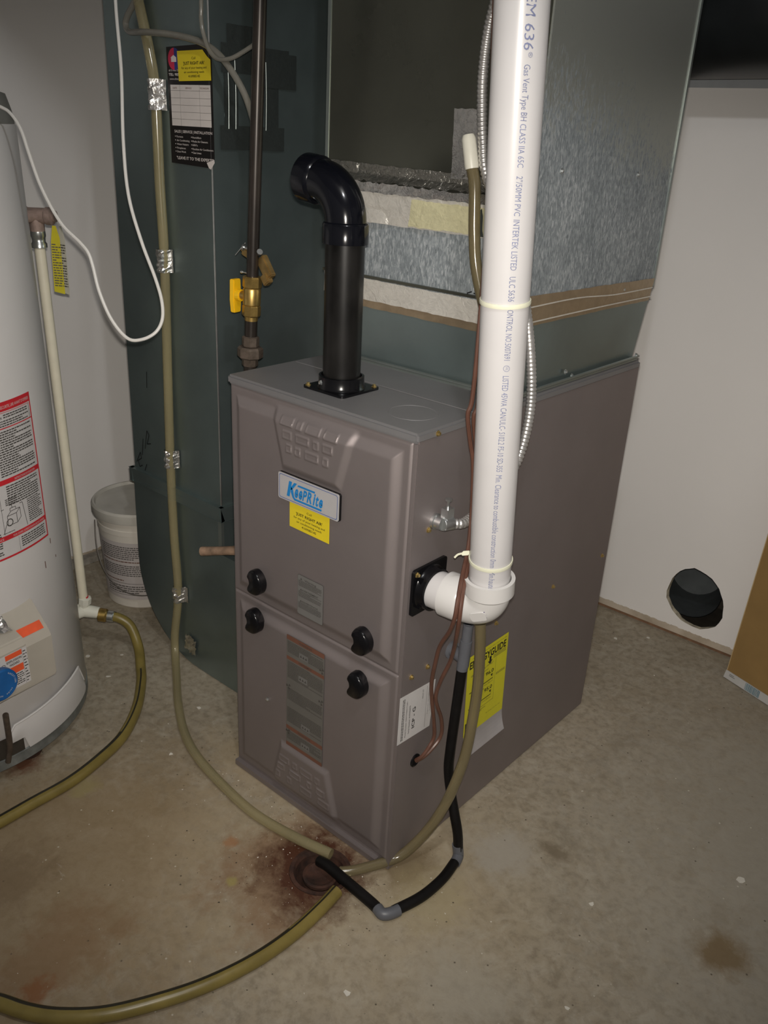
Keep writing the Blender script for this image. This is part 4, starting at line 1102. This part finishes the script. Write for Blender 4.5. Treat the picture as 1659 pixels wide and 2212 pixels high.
mb = MB(); rect(mb, fr, D2(-14), D2(4.5), .056, .105, 0, .003, 12); part('burner_opening', mb, 'cavity', wh)
mb = MB().tube([fr(D2(-4),.060,.02), fr(D2(-3),.105,.03), fr(D2(-4),.20,.055)], .006, 10, 4); part('burner_tube', mb, 'iron_union', wh, True)
# instruction label wrapped on the jacket
mb = MB()
LA0, LA1, LZ0, LZ1 = D2(-32), D2(32.6), .500, .808
rect(mb, fr, LA0, LA1, LZ0, LZ1, 1, .0006, 40)
def red(a0, a1, z0, z1): rect(mb, fr, a0, a1, z0, z1, 2, .0012, 24)
rect(mb, fr, LA0+.003, LA1-.003, LZ0+.003, LZ1-.003, 0, .0009, 40)
red(LA0, LA1, .790, .808); red(LA0, LA1, .650, .660); red(LA0, LA1, .538, .548); red(LA0, LA1, .500, .504)
red(LA1-.0035, LA1, LZ0, LZ1); red(LA0, LA1, .757, .759); red(D2(4), LA1-.006, .787, .788)
rect(mb, fr, LA1-.008, LA1-.007, .757, .787, 3, .0013)
text(mb, fr, 'POUR VOTRE SECURITE, LIRE AVANT D\'OPERER', LA1-.118, .795, .0060, .112, 0, .0018)
text(mb, fr, 'INSTRUCTIONS D\'UTILISATION', LA1-.075, .6525, .0045, .058, 0, .0018)
text(mb, fr, 'POUR COUPER L\'ALIMENTATION EN GAZ DE L\'APPAREIL', LA1-.098, .5405, .0045, .090, 0, .0018)
text(mb, fr, 'GAS TO APPLIANCE', LA1-.170, .5405, .0045, .050, 0, .0018)
text(mb, fr, 'ATTENTION', LA1-.110, .776, .0050, .026, 3, .0014, .02)
rl = random.Random(11)
fineprint(mb, fr, LA1-.080, LA1-.012, .774, .786, .0045, .0022, 3, .0014, rl, 2); fineprint(mb, fr, LA1-.112, LA1-.012, .760, .775, .0045, .0022, 3, .0014, rl, 2)
fineprint(mb, fr, LA1-.104, LA1-.010, .664, .755, .0047, .0024, 3, .0014, rl, 2)
fineprint(mb, fr, LA1-.098, LA1-.012, .605, .648, .0047, .0024, 3, .0014, rl, 2)
fineprint(mb, fr, LA1-.052, LA1-.010, .552, .605, .0042, .0020, 3, .0014, rl, 2)
fineprint(mb, fr, LA1-.080, LA1-.010, .508, .535, .0047, .0024, 3, .0014, rl, 2)
fineprint(mb, fr, LA0+.008, LA1-.124, .508, .755, .0047, .0024, 3, .0014, rl, 2)
for x in (LA1-.116,): 
    for a, b in ((.662,.755),(.550,.648)): rect(mb, fr, x, x+.0008, a, b, 3, .0013)
rect(mb, fr, LA1-.086, LA1-.0855, .506, .536, 3, .0013)
# line drawing of the gas control
def cstroke(pts, w=.0006):
    for (a,b),(c,d_) in zip(pts, pts[1:]):
        l_ = math.hypot(c-a,d_-b) or 1; nx_, nz_ = -(d_-b)/l_*w, (c-a)/l_*w
        poly(mb, fr, [(a-nx_,b-nz_),(c-nx_,d_-nz_),(c+nx_,d_+nz_),(a+nx_,b+nz_)], 3, .0014)
ox, oz = LA1-.105, .566
for P in ([(0,0),(.022,0),(.022,.020),(0,.020),(0,0)],[(0,.020),(.010,.028),(.032,.028),(.022,.020)],[(.032,.028),(.032,.008),(.022,0)],[(.008,.028),(.008,.034),(.022,.034),(.022,.028)],[(-.012,-.012),(-.004,.004)],[(.014,.034),(.012,.042)],[(-.012,.036),(.040,.036),(.046,-.016)]):
    cstroke([(ox+a, oz+b) for a, b in P])
P = [(ox+.004+.007*math.cos(2*PI*k/16), oz+.006+.007*math.sin(2*PI*k/16)) for k in range(17)]; cstroke(P, .0010)
fineprint(mb, fr, ox, ox+.026, oz+.041, oz+.056, .0036, .0018, 3, .0014, rl); fineprint(mb, fr, ox-.014, ox+.014, oz-.017, oz-.011, .003, .0014, 3, .0014, rl)
part('instruction_label', mb, ['label_white','label_white','ink_red','ink_soft'], wh, True, 0, 'white instruction label with red border', 60)
for a, z, h_ in ((33.4,.490,.012),(28,.450,.016),(36,.445,.006),(20,.93,.010),(12,.98,.006)):
    mb = MB(); rect(mb, fr, D2(a), D2(a)+.0025, z-h_, z, 0, .0005, 1); part('rust_drip', mb, 'label_rust', wh)
# gas control box on the jacket
ga = math.radians(7); oo = Vector((math.cos(ga),math.sin(ga),0)); tg = Vector((-math.sin(ga),math.cos(ga),0)); cc = Vector((WC.x,WC.y,0))
mb = MB(); frc = frame(cc+oo*(WR-.015), oo, (0,0,1), tg)      # u outwards, v up, depth along the jacket
mb.prism([(0,.225),(.060,.228),(.065,.232),(.065,.325),(.058,.338),(.0,.405)][::-1], frc, -.045, .057)
cb = part('control_box', mb, 'control_beige', wh, False, .003, 'beige gas control box with stickers')
mb = MB(); mb.prism([(.03,.250),(.087,.250),(.092,.255),(.092,.352),(.084,.366),(.03,.385)][::-1], frc, -.150, -.018)
fc = part('control_front', mb, 'control_beige', wh, False, .003)
mb = MB(); fl = frame(cc+oo*(WR-.015+.0924)-tg*.0385+Vector((0,0,.0530)), tg, (0,0,1.12), oo)
rect(mb, fl, -.040, .0185, .192, .264, 0, .0003)
rect(mb, fl, -.028, .0075, .253, .263, 1, .0006); rect(mb, fl, -.028, .0075, .222, .236, 1, .0006)
text(mb, fl, 'EXPLOSION', -.0265, .2465, .0042, .032, 2, .0008, .02); text(mb, fl, 'HAZARD', -.0210, .2395, .0042, .021, 2, .0008, .02)
fineprint(mb, fl, -.026, .006, .195, .2215, .0040, .0017, 2, .0006, rl); fineprint(mb, fl, .0095, .0175, .195, .262, .0060, .0018, 2, .0006, rl)
rect(mb, fl, .0080, .0084, .192, .264, 2, .0006)
text(mb, fl, 'SP', -.0385, .240, .0050, .0075, 2, .0008, .02)
for k in range(20):
    a0, a1 = 2*PI*k/24+.4, 2*PI*(k+1)/24+.4
    poly(mb, fl, [(-.0345+.0060*math.cos(a0),.2425+.0060*math.sin(a0)),(-.0345+.0060*math.cos(a1),.2425+.0060*math.sin(a1)),(-.0345+.0050*math.cos(a1),.2425+.0050*math.sin(a1)),(-.0345+.0050*math.cos(a0),.2425+.0050*math.sin(a0))], 2, .0008)
part('hazard_label', mb, ['label_white','ink_orange','ink'], fc, label='white and orange hazard label')
mb = MB(); ft = frame(cc+oo*(WR-.015)+tg*0+Vector((0,0,0)), tg, Vector((0,0,1)), oo)
q0 = frc(.0545,.3420,.047); q1 = frc(.0545,.3420,-.014); q2 = frc(.0420,.3565,-.014); q3 = frc(.0420,.3565,.047)
mb.add([Vector(q)+oo*.0012+Vector((0,0,.0012)) for q in (q0,q1,q2,q3)], [(3,2,1,0)])
part('warning_strip', mb, 'ink_orange', cb, label='orange warning strip')
kc = cc+oo*(WR+.077)+tg*(-.088)+Vector((0,0,.300))
mb = MB().lathe([(.031,0),(.033,.003),(.033,.014),(.030,.017),(0,.017)], kc, oo, 40)
kn = part('dial', mb, 'dial_blue', wh, True, 0, 'blue temperature dial with white lettering', 40)
mb = MB(); fk = frame(kc+oo*.0172, tg, (0,0,1), oo)
def around(body, r, a0, h):
    for k, ch in enumerate(body):
        if ch == ' ': continue
        a = a0-k*h*1.15/r; f2 = frame(fk(r*math.cos(a), r*math.sin(a), .0004), tg*math.sin(a)+Vector((0,0,1))*-math.cos(a), tg*math.cos(a)+Vector((0,0,1))*math.sin(a), oo)
        text(mb, f2, ch, 0, 0, h, None, 0, 0., .01, align='c')
around('VACATION', .024, 1.0, .0034); around('CALDA  HOT', .020, -.7, .0028)
part('dial_lettering', mb, 'label_white', kn)
# crumpled foil on the control
mb = MB(); rr = random.Random(5); vs = []
for j in range(8):
    for i in range(8):
        vs.append(Vector(frc(.030+.010*j/2+rr.uniform(-.003,.003), .398-.003*j+rr.uniform(-.004,.006), -.085+.045*i/7*1.3)))
mb.add(vs, [(j*8+i, j*8+i+1, (j+1)*8+i+1, (j+1)*8+i) for j in range(7) for i in range(7)])
part('foil_scrap', mb, 'foil', wh)
# relief valve with its discharge pipe
pv = Vector((-1.0690,.0130,0)); ra = math.atan2(pv.y-WC.y, pv.x-WC.x); ro = Vector((math.cos(ra),math.sin(ra),0))
mb = MB(); zc = 1.098
tw = Vector((.80,.60,0)).normalized()
mb.lathe([(.0185,-.045),(.020,-.042),(.020,-.022),(.0165,-.018),(.0165,.022),(.0185,.024),(.0185,.036),(.012,.038),(.012,.044)], (pv.x,pv.y,zc), tw, 16)
mb.lathe([(.0145,-.034),(.0155,-.030),(.0155,-.012),(.016,0)], (pv.x,pv.y,zc), (0,0,1), 16)
mb.lathe([(.014,-.075),(.014,.0)], (pv.x,pv.y,zc), ro, 14)
part('relief_valve', mb, 'bronze_old', wh, True, 0, 'dull bronze relief valve', 40)
part('adapter', MB().lathe([(.0125,0),(.0165,.002),(.0165,.010),(.0140,.014),(.0140,.022),(.0160,.026),(.0155,.036)], (pv.x,pv.y,1.030), (0,0,1), 20), 'zinc', wh, True)
part('discharge_pipe', MB().tube([(pv.x,pv.y,.150),(pv.x,pv.y,1.034)], .0116, 20, smooth=False), 'ivory', wh, True, 0, 'thin ivory discharge pipe')
part('jacket_seam', MB().tube([fr(D2(83),.06,.001), fr(D2(83),1.278,.001)], .003, 6, smooth=False), 'zinc', wh, True)
# drain valve
dv = Vector((-1.0720,.0120,.116)); da = Vector((.70,.60,-.12)).normalized()
mb = MB()
mb.lathe([(.0165,-.07),(.0165,.0)], dv, (.05,.98,0), 14)
mb.lathe([(.0165,-.016),(.0175,0),(.0165,.020),(.0150,.040)], dv, da, 16)
mb.lathe([(.012,0),(.0125,.022),(.0165,.024),(.0165,.040),(.012,.042)], dv, Vector((.15,.10,1)), 8)
dvv = part('drain_valve', mb, 'silicone_white', wh, True, 0, 'milky plastic drain valve', 35)
part('valve_mark', MB().lathe([(.0085,0),(.0085,.005),(0,.0055)], dv+Vector((.15,.10,1)).normalized()*.041, Vector((.15,.10,1)), 12), 'ink_red', dvv, True)
wh.rotation_euler = (.0157, -.0086, 0)
# paper tags on the relief valve
mb = MB(); tq = pv+Vector((.002,.008,0))
def tagp(off, a, m):
    u_ = Vector((math.cos(a),math.sin(a),0)); fr_ = frame(tq+off, u_, (.02,0,1), u_.cross(Vector((0,0,1))))
    mb = MB(); mb.prism([(-.002,1.085),(.006,1.085),(.013,1.060),(.015,.940),(-.010,.944),(-.008,1.05)], fr_, 0, .0005)
    fineprint(mb, fr_, -.007, .013, .955, 1.05, .0055, .0024, 1, .0009, rl); fineprint(mb, lambda a_, b_, c_=0.: fr_(a_, b_, -c_), -.007, .013, .955, 1.05, .0055, .0024, 1, .0005, rl)
    return mb
tga = thing('paper_tag', 'yellow printed paper tag hanging from relief valve of water heater', 'tag', tuple(tq+Vector((0,0,.96))))
part('yellow_leaf', tagp(Vector((-.004,-.004,0)), .55, 0), ['tag_yellow','ink_grey'], tga)
part('white_leaf', tagp(Vector((.008,.004,0)), .20, 0), ['tag_white','ink_soft'], tga)

# ------------------------------------------------------------------ garden hose
gh = thing('garden_hose', 'olive garden hose with dark stripe snaking from water heater to drain', 'hose', (-.65,-.3,0))
hp = [tuple(dv+da*.045), tuple(dv+da*.085), (-.978,.084,.084), (-.936,.077,.042), (-.886,.048,.016), (-.8350,.0140,.013), (-.7539,-.0547,.013), (-.6886,-.1361,.013), (-.6564,-.2159,.013), (-.6369,-.2999,.013), (-.6347,-.3842,.013), (-.6321,-.4539,.013), (-.630,-.560,.013), (-.590,-.660,.013), (-.500,-.712,.013), (-.400,-.700,.013), (-.3208,-.6727,.013), (-.2635,-.6407,.013), (-.2175,-.619,.013), (-.174,-.5888,.013), (-.1253,-.5377,.013), (-.082,-.4643,.013), (-.0512,-.3956,.013), (-.0291,-.3152,.013), (-.0208,-.2375,.013), (-.0239,-.1659,.013), (-.0300,-.1150,.013)]
part('hose', MB().tube(hp, .0128, 20, 7, stripe=(Vector((-.22,.17,.96)).normalized(), .94, 1)), ['hose_olive','hose_stripe'], gh, True, 0, None, 60)
mb = MB().lathe([(.0160,.036),(.0180,.038),(.0180,.055),(.0155,.058)], dv, da, 12); part('coupling', mb, 'brass', gh, True, 0, 'brass hose coupling', 35)
mb = MB().lathe([(.0135,.058),(.0150,.060),(.0150,.074),(.0135,.076)], dv, da, 16); part('hose_clamp', mb, 'zinc', gh, True, 0, None, 35)

# ------------------------------------------------------------------ bucket
bc = Vector((-1.240,.310)); BR, BH = .135, .312
bk = thing('bucket', 'white plastic pail with lid and printed label behind water heater', 'bucket', (bc.x,bc.y,0))
def bfr(a, b, c=0.):
    r = .110+(b/.30)*.015+c; return (bc.x+r*math.cos(a/.12), bc.y+r*math.sin(a/.12), b)
part('body', MB().lathe([(.107,.0),(.110,.004),(.1215,.235),(.1235,.236),(.1235,.250),(.1215,.252),(.1225,.268),(.1300,.270),(.1310,.292),(.126,.294)], (bc.x,bc.y,0), seg=56), 'bucket_white', bk, True, 0, None, 30)
part('lid', MB().lathe([(.1345,.276),(.1360,.280),(.1360,.302),(.1320,.308),(.1270,.308),(.1230,.300),(.1100,.299),(0,.299)], (bc.x,bc.y,0), seg=56), 'bucket_lid', bk, True, 0, None, 30)
mb = MB(); rb_ = random.Random(21)
a0, a1 = math.radians(-110)*.12, math.radians(25)*.12
rect(mb, bfr, a0, a1, .030, .215, 0, .0006, 30)
for z0, z1 in ((.160,.205),(.105,.145)): fineprint(mb, bfr, a0+.02, a1-.02, z0, z1, .0062, .0032, 1, .0012, rb_, 2)
fineprint(mb, bfr, a0+.02, a1-.05, .148, .158, .006, .003, 2, .0012, rb_, 2); fineprint(mb, bfr, a0+.02, a1-.09, .086, .096, .006, .003, 2, .0012, rb_, 2)
fineprint(mb, bfr, a0+.03, a1-.06, .048, .078, .0070, .0036, 1, .0012, rb_, 2)
for z in (.044,.082): rect(mb, bfr, a0+.02, a1-.05, z, z+.0012, 1, .0012, 16)
part('printed_label', mb, ['bucket_label','ink_grey','label_rust'], bk, True, 0, 'white label with rows of black print', 60)
hv = []; ba, bn = Vector((-.569,-.822,0)), Vector((.822,-.569,0))
for k in range(13):
    a = PI*k/12; hv.append(Vector((bc.x,bc.y,.243))+ba*(.130+.012*math.sin(a))*math.cos(a)+bn*.138*math.sin(a)+Vector((0,0,-.185*math.sin(a)**.8)))
part('bail', MB().tube(hv, .0018, 8, 4), 'wire_steel', bk, True)

# ------------------------------------------------------------------ overhead wrapped duct on the back wall
mb = MB().tube([(-.60,1.120,1.566),(2.28,1.120,1.600)], .120, 48, smooth=False)
wd_ = thing('wrapped_duct', 'thick black wrapped duct along the top of the back wall', 'duct', (.8,1.12,1.47))
part('wrap', mb, 'duct_wrap', wd_, True)
for x in (.55, 1.35):
    part('hanger_strap', MB().lathe([(.1208,0),(.1218,0),(.1218,.03),(.1208,.03)], (x,1.120,1.566+(x+.6)/2.88*.034), (1,0,.008), 48, close_ends=False), 'galvanized_dark', wd_, True)

# ------------------------------------------------------------------ flat carton leaning on the back wall
cbx = thing('cardboard_carton', 'flat brown cardboard carton with white taped foot leaning on wall', 'carton', (.30,1.15,0))
e0 = Vector((.222,1.138,.002)); ex = Vector((.945,-.325,0)).normalized(); up = Vector((.012,.115,1)).normalized()
ny = ex.cross(up).normalized()
if ny.y > 0: ny = -ny
fr = frame(e0, ex, up, ny)
mb = MB().prism([(0,.022),(.24,.022),(.24,.95),(0,.95)], fr, -.028, 0)
part('board', mb, 'cardboard', cbx, False, .0015)
mb = MB().prism([(-.013,.010),(.20,.010),(.20,.97),(-.013,.97)], fr, -.052, -.030)
part('rear_board', mb, 'cardboard', cbx, False, .0015)
part('board_edge', MB().tube([fr(.001,.022,.0004), fr(.001,.95,.0004)], .0011, 6, smooth=False), 'cardboard_edge', cbx)
mb = MB().prism([(-.004,0),(.244,0),(.244,.023),(-.001,.023)], fr, -.0285, .0012)
rect(mb, fr, .012, .030, .012, .0135, 1, .0018); rect(mb, fr, .012, .026, .016, .0175, 1, .0018)
rk = random.Random(4); u = .064
while u < .108:
    w_ = rk.choice((.0010,.0016,.0022)); rect(mb, fr, u, u+w_, .002, .022, 2, .0018); u += w_+rk.choice((.0008,.0012))
part('taped_foot', mb, ['tape_white','ink_grey','barcode_blue'], cbx, label='white taped end with blue bar code')

# ------------------------------------------------------------------ debris on the floor
big = [(.121,-.245,.0105,'pale paint flake on the bare floor in front of the drain hose'),
       (.515,.460,.016,'largest pale paint flake, on open floor far right of the furnace'),
       (.329,.202,.009,'pale paint flake on open floor between drain hose and largest flake'),
       (-1.184,.115,.010,'pale paint flake on the floor close to the bucket'),
       (-1.046,-.006,.010,'pale paint flake on the floor hard against the water heater'),
       (-.664,.060,.010,'pale paint flake on the floor under the curved duct boot'),
       (-.572,-.088,.008,'pale paint flake on the floor beside the yellow vinyl tube'),
       (.403,-.017,.009,'pale paint flake at the bottom edge of the picture right of centre'),
       (-.085,1.104,.009,'pale paint flake by the back wall nearest the furnace side'),
       (-.019,1.178,.008,'pale paint flake by the back wall below the round hole'),
       (-.930,-.020,.009,'pale paint flake inside the garden hose bend, the nearest to the hose'),
       (-.990,.060,.007,'pale paint flake inside the garden hose bend, the nearest to the brass coupling')]
for i, (x, y, r, lab) in enumerate(big):
    rr = random.Random(60+i); n = 7
    r *= .8
    ring = [(r*rr.uniform(.35,1)*math.cos(2*PI*k/n), r*rr.uniform(.25,.9)*math.sin(2*PI*k/n)) for k in range(n)]
    a_ = rr.uniform(0,PI); fr = frame((x,y,.0003),(math.cos(a_),math.sin(a_),.0),(-math.sin(a_),math.cos(a_),0),(0,0,1))
    solo('paint_chip', MB().prism(ring, fr, 0, .0012), 'chip_white', lab, 'paint chip', 'paint flakes on the floor')
mb = MB(); rr = random.Random(77)
def grit(x, y, s, mi):
    q = [Vector((x+s*rr.uniform(-1,1), y+s*rr.uniform(-1,1), rr.uniform(0,.3)*s)) for _ in range(3)]+[Vector((x,y,s*rr.uniform(.4,.9)))]
    mb.add(q, [(0,1,3),(1,2,3),(2,0,3),(0,2,1)], mi)
for _ in range(1500):
    m_ = rr.random()
    if m_ < .40: x, y = rr.gauss(-.08,.12), rr.gauss(-.08,.10)
    elif m_ < .60: x, y = rr.uniform(-.50,.05), -.03-abs(rr.gauss(0,.05))
    else: x, y = rr.uniform(-.9,1.1), rr.uniform(-.75,1.15)
    if -W-.004 < x < .004 and y > -.008: continue
    if (x-WC.x)**2+(y-WC.y)**2 < .33**2 or (x-DR[0])**2+(y-DR[1])**2 < .062**2: continue
    if -1.05 < x < -.44 and y > .15: continue
    grit(x, y, rr.uniform(.0006,.0016)+(.0014 if rr.random() < .12 else 0), 0 if rr.random() < .5 else 1)
o = part('floor_grit', mb, ['chip_white','chip_dark'], None)
o['kind'] = 'stuff'; o['label'] = 'scattered fine grit and crumbs on the concrete floor'; o['category'] = 'grit'
